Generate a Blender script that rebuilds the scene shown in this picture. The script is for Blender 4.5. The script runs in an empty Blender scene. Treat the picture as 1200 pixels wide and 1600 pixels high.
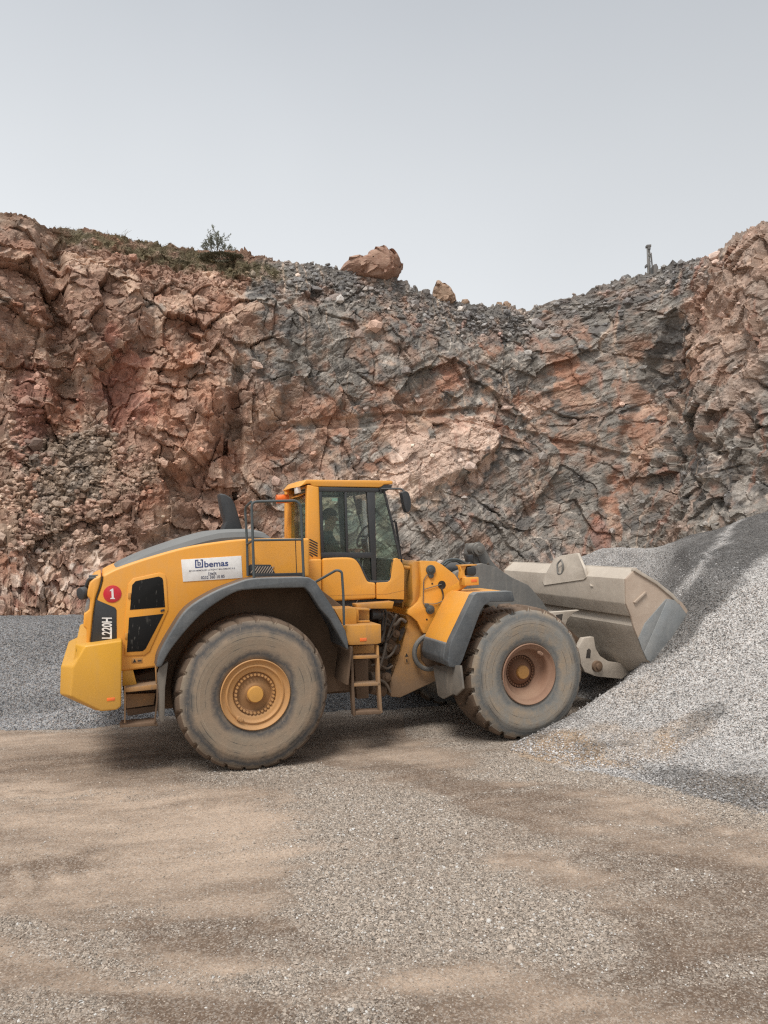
import bpy, bmesh, math, random
import numpy as np
from mathutils import Vector, Matrix
random.seed(7); rng = np.random.default_rng(11)
S = bpy.context.scene
COL = S.collection
# ------------------------------------------------------------------ camera model
F = 1155.0; H = 2.77; PITCH = math.atan(45/1155)
cp, sp = math.cos(PITCH), math.sin(PITCH)
def ray(px, py):
    dx = (px-600)/F; dy = (800-py)/F
    return Vector((dx, cp-sp*dy, sp+cp*dy))
T = math.radians(21.0)
HD = Vector((math.cos(T), math.sin(T), 0)); LD = Vector((-math.sin(T), math.cos(T), 0))
_c = Vector((0,0,H)) + ray(400,1084)*(8.96/ray(400,1084).y)
R0 = Vector((_c.x, _c.y, 0)) + LD*1.55
def P(px, py, v):                      # point of the loader's plane at lateral offset v -> (u, z)
    d = ray(px, py); c = Vector((0,0,H))
    t = (v - (c-R0).dot(LD))/d.dot(LD); p = c + d*t
    return ((p-R0).dot(HD), p.z)
def P3(px, py, v):
    u, z = P(px, py, v); return Vector((u, v, z))
def Pu(px, py, u):                     # point of the loader's cross plane at u -> (u, v, z)
    d = ray(px, py); c = Vector((0,0,H))
    t = (u - (c-R0).dot(HD))/d.dot(HD); p = c + d*t
    return Vector((u, (p-R0).dot(LD), p.z))
def W(px, py, Y):
    d = ray(px, py); return Vector((0,0,H)) + d*(Y/d.y)

# ------------------------------------------------------------------ materials
def newmat(name):
    m = bpy.data.materials.new(name); m.use_nodes = True
    nt = m.node_tree; b = nt.nodes['Principled BSDF']
    return m, nt, b
def N(nt, t, **k):
    n = nt.nodes.new(t)
    for a, v in k.items():
        if a in ('operation','blend_type','data_type','feature','attribute_name','noise_dimensions','invert','distance'):
            setattr(n, a, v)
        else: n.inputs[a].default_value = v
    return n
def L(nt, a, b): nt.links.new(a, b)
def col(c): return (c[0], c[1], c[2], 1)
def mixc(nt, fac, a, b):
    n = nt.nodes.new('ShaderNodeMix'); n.data_type = 'RGBA'; n.clamp_factor = True
    for sock, v in ((n.inputs[0], fac), (n.inputs[6], a), (n.inputs[7], b)):
        if hasattr(v, 'links') or hasattr(v, 'is_output'): nt.links.new(v, sock)
        elif isinstance(v, (int, float)): sock.default_value = v
        else: sock.default_value = col(v)
    return n.outputs[2]
def rampf(nt, inp, a, b):
    n = nt.nodes.new('ShaderNodeMapRange'); n.inputs[1].default_value = a; n.inputs[2].default_value = b
    nt.links.new(inp, n.inputs[0]); return n.outputs[0]
def math2(nt, op, a, b):
    n = nt.nodes.new('ShaderNodeMath'); n.operation = op; n.use_clamp = False
    for i, v in enumerate((a, b)):
        if isinstance(v, (int, float)): n.inputs[i].default_value = v
        else: nt.links.new(v, n.inputs[i])
    return n.outputs[0]
def coords(nt, scale=None):
    tc = nt.nodes.new('ShaderNodeTexCoord'); o = tc.outputs['Object']
    if scale:
        mp = nt.nodes.new('ShaderNodeMapping'); mp.inputs['Scale'].default_value = scale
        nt.links.new(o, mp.inputs[0]); o = mp.outputs[0]
    return o
def noise(nt, co, scale, detail=6, rough=.6):
    n = nt.nodes.new('ShaderNodeTexNoise'); n.inputs['Scale'].default_value = scale
    n.inputs['Detail'].default_value = detail; n.inputs['Roughness'].default_value = rough
    nt.links.new(co, n.inputs['Vector']); return n.outputs['Fac']
def bump(nt, b, h, strength, dist, prev=None):
    n = nt.nodes.new('ShaderNodeBump'); n.inputs['Strength'].default_value = strength
    n.inputs['Distance'].default_value = dist; nt.links.new(h, n.inputs['Height'])
    if prev: nt.links.new(prev, n.inputs['Normal'])
    nt.links.new(n.outputs[0], b.inputs['Normal']); return n.outputs[0]

def dusty(name, base, rough=.45, dust=(.30,.22,.155), amt=.35, scale=2.2, low=0.0, top=.25, metallic=0, streak=.15, scuff=None):
    """paint or plastic with patches of dust: more low down on the machine and on faces that look up"""
    m, nt, b = newmat(name); co = coords(nt)
    n1 = noise(nt, co, scale, 8, .65); n2 = noise(nt, coords(nt, (6, 6, .8)), 2.0, 5, .6)
    n3 = noise(nt, co, 38, 4, .7)
    f = math2(nt, 'MULTIPLY', rampf(nt, n1, .42, .78), amt)
    f = math2(nt, 'ADD', f, math2(nt, 'MULTIPLY', rampf(nt, n2, .55, .8), streak))
    f = math2(nt, 'ADD', f, math2(nt, 'MULTIPLY', rampf(nt, n3, .52, .75), amt*.45))
    sx = nt.nodes.new('ShaderNodeSeparateXYZ'); L(nt, co, sx.inputs[0])
    if low > 0:
        zz = math2(nt, 'ADD', sx.outputs[2], math2(nt, 'MULTIPLY', n1, .8))
        f = math2(nt, 'ADD', f, math2(nt, 'MULTIPLY', rampf(nt, zz, 2.05, .95), low))
    g = nt.nodes.new('ShaderNodeNewGeometry'); sn = nt.nodes.new('ShaderNodeSeparateXYZ'); L(nt, g.outputs['Normal'], sn.inputs[0])
    f = math2(nt, 'ADD', f, math2(nt, 'MULTIPLY', rampf(nt, sn.outputs[2], .35, .95), top))
    L(nt, mixc(nt, f, base, dust), b.inputs['Base Color'])
    r = nt.nodes.new('ShaderNodeMapRange'); L(nt, f, r.inputs[0]); r.inputs[3].default_value = rough; r.inputs[4].default_value = .9
    L(nt, r.outputs[0], b.inputs['Roughness']); b.inputs['Metallic'].default_value = metallic
    p = bump(nt, b, n3, .12, .004)
    if scuff:
        n6 = noise(nt, coords(nt, (1.2, 1.2, 14)), 5, 6, .75); n7 = noise(nt, coords(nt, (9, 9, 1.3)), 4, 6, .75); n8 = noise(nt, co, 2.6, 3, .5)
        k = math2(nt,'MULTIPLY', rampf(nt, n6, .58, .70), .30); k = math2(nt,'ADD', k, math2(nt,'MULTIPLY', rampf(nt, n7, .60, .72), .35))
        c = b.inputs['Base Color'].links[0].from_socket
        c = mixc(nt, k, c, scuff); n9 = noise(nt, co, 17, 6, .8); c = mixc(nt, math2(nt,'MULTIPLY', rampf(nt, n9, .66, .72), .7), c, (.12,.07,.045))
        L(nt, c, b.inputs['Base Color']); bump(nt, b, n8, .5, .05, p)
    return m
def plain(name, c, rough=.6, metallic=0, emit=0):
    m, nt, b = newmat(name); co = coords(nt); n1 = noise(nt, co, 9, 6, .6)
    L(nt, mixc(nt, math2(nt,'MULTIPLY',rampf(nt, n1, .4, .75),.25), c, (.26,.2,.15)), b.inputs['Base Color'])
    b.inputs['Roughness'].default_value = rough; b.inputs['Metallic'].default_value = metallic
    return m
YEL = (.76,.335,.040)
M = {}
M['yellow'] = dusty('yellow_paint', YEL, .38, dust=(.50,.34,.19), amt=.26, low=.22, top=.22, streak=.14)
M['yellow_dirty'] = dusty('dirty_yellow_paint', (.60,.27,.035), .5, dust=(.27,.175,.105), amt=.58, low=1.0, top=.35, streak=.35)
M['bumper'] = dusty('bumper_paint', (.66,.325,.012), .36, dust=(.42,.27,.12), amt=.26, scale=1.6, low=.40, top=.25, streak=.14)
M['brown'] = dusty('mud_caked_steel', (.10,.062,.036), .85, dust=(.20,.13,.085), amt=.5, low=.3, top=.3, streak=.3)
M['black'] = dusty('black_plastic', (.028,.03,.033), .5, dust=(.2,.19,.175), amt=.12, top=.22, streak=.05)
M['fender'] = dusty('fender_plastic', (.068,.075,.081), .55, scuff=(.22,.22,.21), dust=(.27,.27,.26), amt=.30, top=.5, streak=.12)
M['hoodtop'] = dusty('hood_plastic', (.07,.073,.074), .6, dust=(.235,.235,.225), amt=.2, top=.62, streak=.03)
M['rubberflap'] = dusty('flap_rubber', (.085,.08,.073), .8, dust=(.26,.22,.175), amt=.5, low=.3, streak=.5)
M['greysteel'] = dusty('arm_steel', (.115,.112,.105), .65, scuff=(.2,.19,.17), dust=(.30,.265,.22), amt=.35, scale=1.2, top=.4, streak=.25)
M['bucket'] = dusty('bucket_steel', (.40,.345,.285), .55, scuff=(.62,.57,.5), dust=(.54,.475,.395), amt=.5, scale=1.5, top=.35, streak=.3)
M['bucketside'] = dusty('bucket_side_steel', (.37,.285,.22), .6, scuff=(.62,.57,.5), dust=(.46,.385,.31), amt=.5, scale=1.7, top=.2, streak=.3)
M['wornsteel'] = dusty('worn_steel', (.25,.262,.265), .42, scuff=(.5,.51,.5), dust=(.36,.345,.32), amt=.5, scale=3, top=.1, metallic=.35, streak=.3)
M['rail'] = dusty('rail_paint', (.055,.068,.072), .5, dust=(.2,.2,.19), amt=.2, top=.3)
M['hose'] = dusty('hose_rubber', (.03,.028,.026), .6, amt=.45, low=.3)
M['chrome'] = dusty('rod_steel', (.5,.5,.48), .3, amt=.3, metallic=.7, low=.1)
M['orange'] = plain('orange_lens', (.85,.17,.03), .3)
M['red'] = plain('red_vinyl', (.56,.012,.03), .4)
M['white'] = plain('white_vinyl', (.80,.79,.77), .45)
M['blue'] = plain('navy_print', (.03,.06,.19), .5)
M['ink'] = plain('dark_print', (.04,.05,.10), .5)
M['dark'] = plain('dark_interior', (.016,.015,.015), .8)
M['seatcloth'] = plain('seat_cloth', (.045,.048,.05), .9)
M['rim'] = dusty('rim_paint', (.46,.235,.08), .6, dust=(.36,.225,.125), amt=.6, streak=.2, top=.25)
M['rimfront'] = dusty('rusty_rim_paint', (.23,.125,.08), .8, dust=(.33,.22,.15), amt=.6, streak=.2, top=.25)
M['hubdark'] = dusty('hub_paint', (.30,.155,.06), .7, dust=(.24,.14,.08), amt=.6)
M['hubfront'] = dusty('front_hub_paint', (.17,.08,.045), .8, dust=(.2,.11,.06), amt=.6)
M['hubcap'] = dusty('hub_cap_paint', (.55,.28,.06), .6, dust=(.42,.23,.08), amt=.4)
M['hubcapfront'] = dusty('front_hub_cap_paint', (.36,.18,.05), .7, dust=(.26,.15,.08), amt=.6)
M['skin'] = plain('skin', (.38,.2,.13), .6); M['shirt'] = plain('dark_shirt', (.05,.065,.06), .9); M['hair'] = plain('dark_hair', (.015,.012,.01), .8)
M['cap'] = plain('pale_cap', (.6,.6,.56), .8)
def glassmat(name, tint, refl=.10):
    m = bpy.data.materials.new(name); m.use_nodes = True; nt = m.node_tree; nt.nodes.clear()
    out = nt.nodes.new('ShaderNodeOutputMaterial'); tr = nt.nodes.new('ShaderNodeBsdfTransparent'); tr.inputs[0].default_value = col(tint)
    gl = nt.nodes.new('ShaderNodeBsdfGlossy'); gl.inputs['Roughness'].default_value = .04
    df = nt.nodes.new('ShaderNodeBsdfDiffuse'); df.inputs[0].default_value = (.33,.33,.29,1)
    lw = nt.nodes.new('ShaderNodeLayerWeight'); fr = nt.nodes.new('ShaderNodeMath'); fr.operation = 'POWER'; L(nt, lw.outputs['Facing'], fr.inputs[0]); fr.inputs[1].default_value = 3.2
    f2_ = nt.nodes.new('ShaderNodeMath'); f2_.operation = 'MULTIPLY_ADD'; L(nt, fr.outputs[0], f2_.inputs[0]); f2_.inputs[1].default_value = .35; f2_.inputs[2].default_value = .03; fr = f2_
    mx = nt.nodes.new('ShaderNodeMixShader'); L(nt, fr.outputs[0], mx.inputs[0]); L(nt, tr.outputs[0], mx.inputs[1]); L(nt, gl.outputs[0], mx.inputs[2])
    m2 = nt.nodes.new('ShaderNodeMixShader'); n1 = noise(nt, coords(nt), 5, 6, .7)
    L(nt, rampf(nt, n1, .30, 5.5), m2.inputs[0]); L(nt, mx.outputs[0], m2.inputs[1]); L(nt, df.outputs[0], m2.inputs[2])
    L(nt, m2.outputs[0], out.inputs[0]); return m
M['glass'] = glassmat('tinted_glass', (.75,.86,.81))
M['glass2'] = glassmat('clear_glass', (.91,.935,.92))
def tyremat(name, a, b_, c, ring):
    m, nt, b = newmat(name); co = coords(nt)
    n1 = noise(nt, co, 3.2, 8, .65); n2 = noise(nt, co, 26, 6, .65)
    sx = nt.nodes.new('ShaderNodeSeparateXYZ'); L(nt, co, sx.inputs[0])
    rr = math2(nt,'SQRT', math2(nt,'ADD', math2(nt,'MULTIPLY',sx.outputs[0],sx.outputs[0]), math2(nt,'MULTIPLY',sx.outputs[2],sx.outputs[2])), 0)
    rn = math2(nt,'ADD', rr, math2(nt,'MULTIPLY', math2(nt,'SUBTRACT', n1, .5), .22))
    base = mixc(nt, rampf(nt, n1, .38, .66), a, b_)
    # worn bands, concentric with the wheel
    d1 = math2(nt,'ABSOLUTE', math2(nt,'SUBTRACT', rn, ring), 0)
    base = mixc(nt, math2(nt,'MULTIPLY', rampf(nt, d1, .085, .0), .95), base, c)
    d2 = math2(nt,'ABSOLUTE', math2(nt,'SUBTRACT', rn, .475), 0)
    base = mixc(nt, math2(nt,'MULTIPLY', rampf(nt, d2, .07, .0), .9), base, c)
    d3 = math2(nt,'ABSOLUTE', math2(nt,'SUBTRACT', rr, .67), 0)
    base = mixc(nt, math2(nt,'MULTIPLY', rampf(nt, d3, .006, .0), math2(nt,'MULTIPLY', rampf(nt,n2,.4,.6), .5)), base, (.42,.34,.25))
    base = mixc(nt, math2(nt,'MULTIPLY', rampf(nt, n2, .55, .75), .45), base, (.24,.18,.13))
    for q_, s_ in ((.70,.0035),(.755,.003),(.60,.003)):
        d4 = math2(nt,'ABSOLUTE', math2(nt,'SUBTRACT', rr, q_), 0)
        base = mixc(nt, math2(nt,'MULTIPLY', rampf(nt, d4, s_*2, .0), rampf(nt, n1, .45, .6)), base, (.05,.048,.045))
    n4 = noise(nt, coords(nt, (9,1,2.2)), 6, 6, .7)
    base = mixc(nt, math2(nt,'MULTIPLY', rampf(nt, n4, .58, .70), .5), base, (.33,.26,.19))
    L(nt, base, b.inputs['Base Color']); b.inputs['Roughness'].default_value = .88
    bump(nt, b, n2, .35, .012)
    return m
M['tyre'] = tyremat('dusty_tyre', (.27,.20,.14), (.215,.175,.13), (.055,.057,.06), .812)
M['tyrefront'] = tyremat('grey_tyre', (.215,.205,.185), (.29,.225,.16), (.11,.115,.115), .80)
M['tread'] = dusty('tread_rubber', (.10,.068,.046), .9, dust=(.21,.145,.10), amt=.6, scale=4, streak=.1)

# ------------------------------------------------------------------ mesh helpers
def finish(bm, name, mat, parent=None, smooth=35, bev=0, seg=2):
    bmesh.ops.remove_doubles(bm, verts=bm.verts, dist=1e-5)
    bmesh.ops.recalc_face_normals(bm, faces=bm.faces)
    if bev:
        es = [e for e in bm.edges if len(e.link_faces) == 2 and e.calc_face_angle(0) > math.radians(22)]
        if es:
            bmesh.ops.bevel(bm, geom=es, offset=bev, segments=seg, affect='EDGES', profile=.5, clamp_overlap=True)
            bmesh.ops.recalc_face_normals(bm, faces=bm.faces)
    if smooth:
        for f in bm.faces: f.smooth = True
        for e in bm.edges:
            if len(e.link_faces) == 2 and e.calc_face_angle(0) > math.radians(smooth): e.smooth = False
    me = bpy.data.meshes.new(name); bm.to_mesh(me); bm.free()
    o = bpy.data.objects.new(name, me); COL.objects.link(o)
    if isinstance(mat, str): mat = M[mat]
    me.materials.append(mat)
    if parent is not None: o.parent = parent
    return o
def add_prism(bm, uz, v0, v1):
    a = [bm.verts.new((u, v0, z)) for u, z in uz]; b = [bm.verts.new((u, v1, z)) for u, z in uz]
    n = len(a); bm.faces.new(a); bm.faces.new(b[::-1])
    for i in range(n): bm.faces.new((a[i], b[i], b[(i+1)%n], a[(i+1)%n]))
def add_box(bm, a, b):
    add_prism(bm, [(a[0],a[2]),(b[0],a[2]),(b[0],b[2]),(a[0],b[2])], a[1], b[1])
def add_loft(bm, secs, caps=True):
    vs = [[bm.verts.new(p) for p in s] for s in secs]; n = len(vs[0])
    for A, B in zip(vs, vs[1:]):
        for i in range(n): bm.faces.new((A[i], B[i], B[(i+1)%n], A[(i+1)%n]))
    if caps: bm.faces.new(vs[0]); bm.faces.new(vs[-1][::-1])
def add_tube(bm, pts, r, seg=10, r1=None):
    pts = [Vector(p) for p in pts]; rings = []; n = len(pts); up = None
    for i, p in enumerate(pts):
        d = (pts[min(i+1,n-1)] - pts[max(i-1,0)]).normalized()
        if up is None:
            up = Vector((0,0,1)) if abs(d.z) < .9 else Vector((1,0,0))
        x = d.cross(up).normalized(); y = x.cross(d).normalized(); up = y
        rad = r if r1 is None else r + (r1-r)*i/(n-1)
        rings.append([bm.verts.new(p + (x*math.cos(k*2*math.pi/seg) + y*math.sin(k*2*math.pi/seg))*rad) for k in range(seg)])
    for A, B in zip(rings, rings[1:]):
        for k in range(seg): bm.faces.new((A[k], A[(k+1)%seg], B[(k+1)%seg], B[k]))
    bm.faces.new(rings[0][::-1]); bm.faces.new(rings[-1])
def add_disc(bm, c, r, v0, v1, seg=32):   # a short cylinder along v
    add_prism(bm, [(c[0]+r*math.cos(k*2*math.pi/seg), c[1]+r*math.sin(k*2*math.pi/seg)) for k in range(seg)], v0, v1)
def round_path(pts, r=.06, k=4):
    pts = [Vector(p) for p in pts]; out = [pts[0]]
    for a, b, c in zip(pts, pts[1:], pts[2:]):
        d1 = (a-b); d2 = (c-b); q = min(r, d1.length*.45, d2.length*.45)
        s, e = b+d1.normalized()*q, b+d2.normalized()*q
        for i in range(k+1):
            t = i/k; out.append(s*(1-t)**2 + b*2*t*(1-t) + e*t*t)
    return out + [pts[-1]]
def pp(pts, v): return [P(x, y, v) for x, y in pts]
def prism(name, pts, v0, v1, mat, parent, bev=.012, seg=2, ref=None):
    bm = bmesh.new(); add_prism(bm, pp(pts, v0 if ref is None else ref), v0, v1); return finish(bm, name, mat, parent, bev=bev, seg=seg)
def strip_uz(uz, th):                   # a polyline thickened inwards (to its right-hand side)
    n = len(uz); off = []
    for i in range(n):
        a = Vector(uz[max(i-1,0)]); b = Vector(uz[min(i+1,n-1)]); d = (b-a).normalized(); off.append((uz[i][0]+d.y*th, uz[i][1]-d.x*th))
    return list(uz) + off[::-1]
def tube(name, pts, r, mat, parent, rnd=.06, seg=10):
    bm = bmesh.new(); add_tube(bm, round_path(pts, rnd) if rnd else pts, r, seg); return finish(bm, name, mat, parent)
def catmull(pts, k=6):
    pts = [Vector((p[0],p[1])) for p in pts]; out = []
    ex = [pts[0]*2-pts[1]] + pts + [pts[-1]*2-pts[-2]]
    for i in range(1, len(ex)-2):
        p0,p1,p2,p3 = ex[i-1:i+3]
        for j in range(k):
            t = j/k; out.append(.5*((2*p1)+(p2-p0)*t+(2*p0-5*p1+4*p2-p3)*t*t+(3*p1-p0-3*p2+p3)*t**3))
    out.append(pts[-1]); return [(p.x,p.y) for p in out]
def text_on(name, s, box, v, mat, parent, vertical=False, bold=0.0):
    """lettering cut as thin plates, filling the box of two corner points in the plane v"""
    cu = bpy.data.curves.new(name, 'FONT'); cu.body = s; cu.offset = bold; cu.extrude = 0
    o = bpy.data.objects.new(name, cu); COL.objects.link(o)
    dg = bpy.context.evaluated_depsgraph_get(); me = bpy.data.meshes.new_from_object(o.evaluated_get(dg))
    bpy.data.objects.remove(o); bpy.data.curves.remove(cu)
    xs = [q.co.x for q in me.vertices]; ys = [q.co.y for q in me.vertices]
    x0, x1, y0, y1 = min(xs), max(xs), min(ys), max(ys)
    bl, br, tl = [P(px, py, v) for px, py in box]      # bottom-left, bottom-right, top-left of the lettering
    for q in me.vertices:
        a = (q.co.x-x0)/(x1-x0); b = (q.co.y-y0)/(y1-y0)
        u = bl[0] + (br[0]-bl[0])*a + (tl[0]-bl[0])*b; z = bl[1] + (br[1]-bl[1])*a + (tl[1]-bl[1])*b
        q.co = (u, v, z)
    me.materials.append(M[mat]); o = bpy.data.objects.new(name, me); COL.objects.link(o); o.parent = parent
    return o
def empty(name, loc, rz=0, parent=None):
    o = bpy.data.objects.new(name, None); COL.objects.link(o); o.location = loc; o.rotation_euler = (0,0,rz); o.empty_display_size = .3
    if parent: o.parent = parent
    return o
def tag(o, label=None, cat=None, group=None, kind=None):
    if label: o['label'] = label
    if cat: o['category'] = cat
    if group: o['group'] = group
    if kind: o['kind'] = kind
    return o

# ================================================================== THE LOADER
LO = empty('wheel_loader', R0, T)
tag(LO, 'yellow wheel loader driving its raised bucket into the gravel heap', 'wheel loader')
WB = P(828,1051,-1.55)[0]; ZC = .92; RT = .935

# ---- wheels
def lathe_bm(prof, seg, fn=None):
    bm = bmesh.new(); rings = []
    for j, (w, r) in enumerate(prof):
        ring = []
        for k in range(seg):
            a = 2*math.pi*k/seg; rr = r if fn is None else fn(j, w, r, k/seg)
            ring.append(bm.verts.new((rr*math.cos(a), w, rr*math.sin(a))))
        rings.append(ring)
    for A, B in zip(rings, rings[1:]):
        for k in range(seg): bm.faces.new((A[k], A[(k+1)%seg], B[(k+1)%seg], B[k]))
    return bm
def make_wheel(u, side, front):
    # side -1: near; local y runs from the outer face inwards
    w = empty('wheel', (u, side*1.55, ZC), 0, LO)
    s = -side
    nl = 25 if not front else 21; dep = .036 if not front else .06
    prof = [(.05,.415),(.03,.43),(.012,.47),(.004,.53),(-.006,.58),(-.004,.62),(-.012,.66),(-.010,.72),(.0,.765),(.004,.77),(.004,.79),(.012,.80),(.016,.825),(.03,.85),(.035,.858),(.06,.885),(.075,.905),(.10,.922),(.14,.930),(.20,.934),(.27,.935),(.34,.936),(.385,.936),(.43,.936),(.50,.935),(.57,.934),(.63,.930),(.67,.922),(.695,.905),(.71,.88),(.74,.84),(.765,.77),(.77,.70),(.765,.6),(.75,.5),(.72,.43)]
    def fn(j, wv, r, a):
        if r < .875: return r
        q = (a*nl + abs(wv-.385)*2.6 + (.5 if wv > .385 else 0)) % 1.0
        g = .17 if not front else .24
        if wv < .13 or wv > .64: g *= 1.1
        e = min(q, 1-q)
        k = max(0., min(1., (g/2 - e)/.03 + .5))
        return r - dep*k
    bm = lathe_bm([(s*a, b) for a, b in prof], nl*14, fn)
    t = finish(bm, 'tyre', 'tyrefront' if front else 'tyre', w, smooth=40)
    t.data.materials.append(M['tread'])
    for f in t.data.polygons:
        c = f.center; rr = math.hypot(c.x, c.z)
        if rr > .872: f.material_index = 1
    d = .10 if not front else .30
    rp = [(.05,.41),(.02,.425),(.008,.425),(.0,.415),(.015,.40),(.035,.385),(.04,.36),(.03,.352),(.028,.338),(.045,.328),(.055,.318),(.06,.30),(.062,.275),(.07,.262),(d,.255)]
    if front: rp = [(.05,.41),(.02,.425),(.008,.425),(.0,.415),(.015,.40),(.04,.385),(.05,.36),(.06,.345),(.085,.335),(.12,.325),(.18,.31),(.23,.26),(.24,.235),(d,.23)]
    bm = lathe_bm([(s*a, b) for a, b in rp], 72)
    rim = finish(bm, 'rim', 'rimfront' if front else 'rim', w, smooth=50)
    if front:
        pass
    rb = .255 if not front else .23
    hp = [(d+.03, rb+.01),(d, rb),(d-.012, rb-.002),(d-.012, rb-.045),(d+.01,rb-.05),(d-.005,.13),(d-.02,.115),(d-.05,.11)]
    if front: hp = [(d+.03, rb+.01),(d, rb),(d-.02, rb-.005),(d-.02, rb-.04),(d-.05,rb-.055),(d-.09,.135),(d-.10,.125)]
    e = hp[-1][0]; hp += [(e, 0.001)]
    bm = lathe_bm([(s*a, b) for a, b in hp], 48)
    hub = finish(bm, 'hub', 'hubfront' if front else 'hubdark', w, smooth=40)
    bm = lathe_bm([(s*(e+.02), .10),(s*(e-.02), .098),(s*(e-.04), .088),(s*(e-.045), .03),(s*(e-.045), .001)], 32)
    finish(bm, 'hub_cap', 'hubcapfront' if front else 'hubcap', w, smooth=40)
    nb = 32; bm = bmesh.new()
    for k in range(nb):
        a = 2*math.pi*k/nb; rr = rb-.024; cx, cz = rr*math.cos(a), rr*math.sin(a)
        add_disc(bm, (cx, cz), .0155, s*(d-.045), s*(d+.0), 6)
    tag(finish(bm, 'wheel_bolts', 'hubfront' if front else 'rim', w, smooth=20), kind='stuff')
    # lock ring clip on the rim
    bm = bmesh.new(); a0 = math.radians(232 if not front else 52)
    for k in range(3):
        a = a0 + k*.07; add_box(bm, (.335*math.cos(a)-.022, s*.012, .335*math.sin(a)-.018), (.335*math.cos(a)+.022, s*.045, .335*math.sin(a)+.018))
    finish(bm, 'lock_clip', 'rimfront' if front else 'rim', w, bev=.005)
    return w
for u_, fr in ((0., False), (WB, True)):
    for sd in (-1, 1):
        make_wheel(u_, sd, fr)

# ---- chassis and rear body
HV = -1.12
bm = bmesh.new(); add_prism(bm, pp([(250,1046),(268,985),(330,930),(400,909),(482,906),(552,960),(556,1078),(500,1084),(260,1108),(205,1105),(196,1060)], -.86), -.86, .86)
finish(bm, 'rear_frame', 'brown', LO, bev=.02)
bm = bmesh.new(); add_box(bm, (.4,-.42,.62), (2.15,.42,1.25)); add_box(bm, (-.9,-.62,.72),(.9,.62,1.3)); add_box(bm, (WB-1.2,-.5,.75),(WB+.7,.5,1.25))
add_tube(bm, [(0,-.85,ZC),(0,.85,ZC)], .26, 20); add_tube(bm, [(WB,-1.25,ZC),(WB,1.25,ZC)], .2, 20); add_tube(bm, [(0,-1.3,ZC),(0,1.3,ZC)], .2, 20)
finish(bm, 'axle_frame', 'brown', LO, bev=.02)

top_curve = catmull([(160,899),(185,887),(232,871),(290,855),(345,846),(386,842),(440,841),(484,841)], 5)
arch_out = catmull([(245,1043),(250,1022),(268,988),(293,953),(333,927),(370,911.5),(392,905.5)], 5)
hood = top_curve + [(484,902),(440,903)] + arch_out[::-1] + [(192,1049),(150,1049),(142,1005),(147,960),(151,934),(157,918),(160,906)]
prism('hood', hood, HV, -HV, 'yellow', LO, bev=.085, seg=5)
# flare that carries the side panel out to the fender edge, both sides
for sg in (-1, 1):
    bm = bmesh.new()
    cur = [(245,1046)] + arch_out; A = pp(cur, -1.10); B = pp(cur, -1.50)
    va = [bm.verts.new((a[0], sg*1.10, a[1])) for a in A]; vb = [bm.verts.new((b[0], sg*1.50, b[1])) for b in B]
    vc = [bm.verts.new((a[0], sg*1.10, a[1]-.03)) for a in A]; vd = [bm.verts.new((b[0], sg*1.50, b[1]-.03)) for b in B]
    for i in range(len(cur)-1):
        bm.faces.new((va[i], va[i+1], vb[i+1], vb[i])); bm.faces.new((vc[i], vd[i], vd[i+1], vc[i+1])); bm.faces.new((vb[i], vb[i+1], vd[i+1], vd[i]))
    finish(bm, 'hood_flare', 'yellow', LO)
# rear grille shell
prism('rear_grille', [(158,899.5),(147,904),(141,910),(137,922),(136,932),(141,936),(139.5,953),(131,959),(130,979),(135,983),(135,1012),(141,1012),(146,960),(150,934),(155.5,918),(158.5,906)], HV+.02, -HV-.02, 'yellow', LO, bev=.02, seg=3)
prism('hood_seam', [(158.2,899),(160,899),(160.2,906),(156.7,919),(151.5,934),(147.5,960),(142.4,1008),(140.9,1008),(146,960),(150,934),(155.4,918),(158.5,906)], HV-.004, HV+.05, 'dark', LO, bev=0)
for v_ in (-1.0,):
    prism('rear_lamp', [(140,936),(141.5,936.5),(140,953),(132,957.5),(135,940)], -1.05, -.8, 'wornsteel', LO, bev=.006)
tube('lamp_bracket', [P3(150,904,-1.02), P3(139,904,-.98), P3(134,918,-.95)], .022, 'black', LO)
bm = bmesh.new(); add_tube(bm, [P3(134,926,-1.0), P3(129,927,-1.02), P3(125,928,-1.04)], .075, 16); finish(bm, 'work_lamp', 'black', LO, bev=.01)
prism('camera_housing', [(138,900),(156,899),(150,906),(140,909)], -.72, -.45, 'black', LO, bev=.01)
# hood top
hc = catmull([(176,891),(190,880),(230,862),(287,842),(327,830.5),(347,827),(380,826),(400,827.5),(412,832),(420,840)], 4) + [(420,848),(385,849),(333,853),(267,869),(213,884)]
bm = bmesh.new()
secs = []
for v_, k in ((-.99,.0),(-.98,.5),(-.93,.80),(-.80,.94),(-.6,1.),(.6,1.),(.80,.94),(.93,.80),(.98,.5),(.99,.0)):
    base = catmull([(176,893),(213,884),(267,869),(333,853),(385,848),(420,847)], 8)
    s_ = []
    topuz = pp(hc[:-5], -.75); boty = pp(base, -.98)
    bx = np.array([b[0] for b in boty]); bz = np.array([b[1] for b in boty])
    for (u, z) in topuz:
        zb = float(np.interp(u, bx, bz)) - .03
        s_.append((u, v_, zb + (max(z, zb+.0)-zb)*k))
    for (u, z) in topuz[::-1]:
        s_.append((u, v_, float(np.interp(u, bx, bz)) - .09))
    secs.append(s_)
add_loft(bm, secs); finish(bm, 'hood_cover', 'hoodtop', LO, smooth=28)
prism('exhaust_stack', [(342,771),(352,773),(361,779),(366,788),(378,827),(346,829),(352,815),(346,796)], -.17, .12, 'black', LO, bev=.025, seg=3, ref=-.1)
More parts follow.
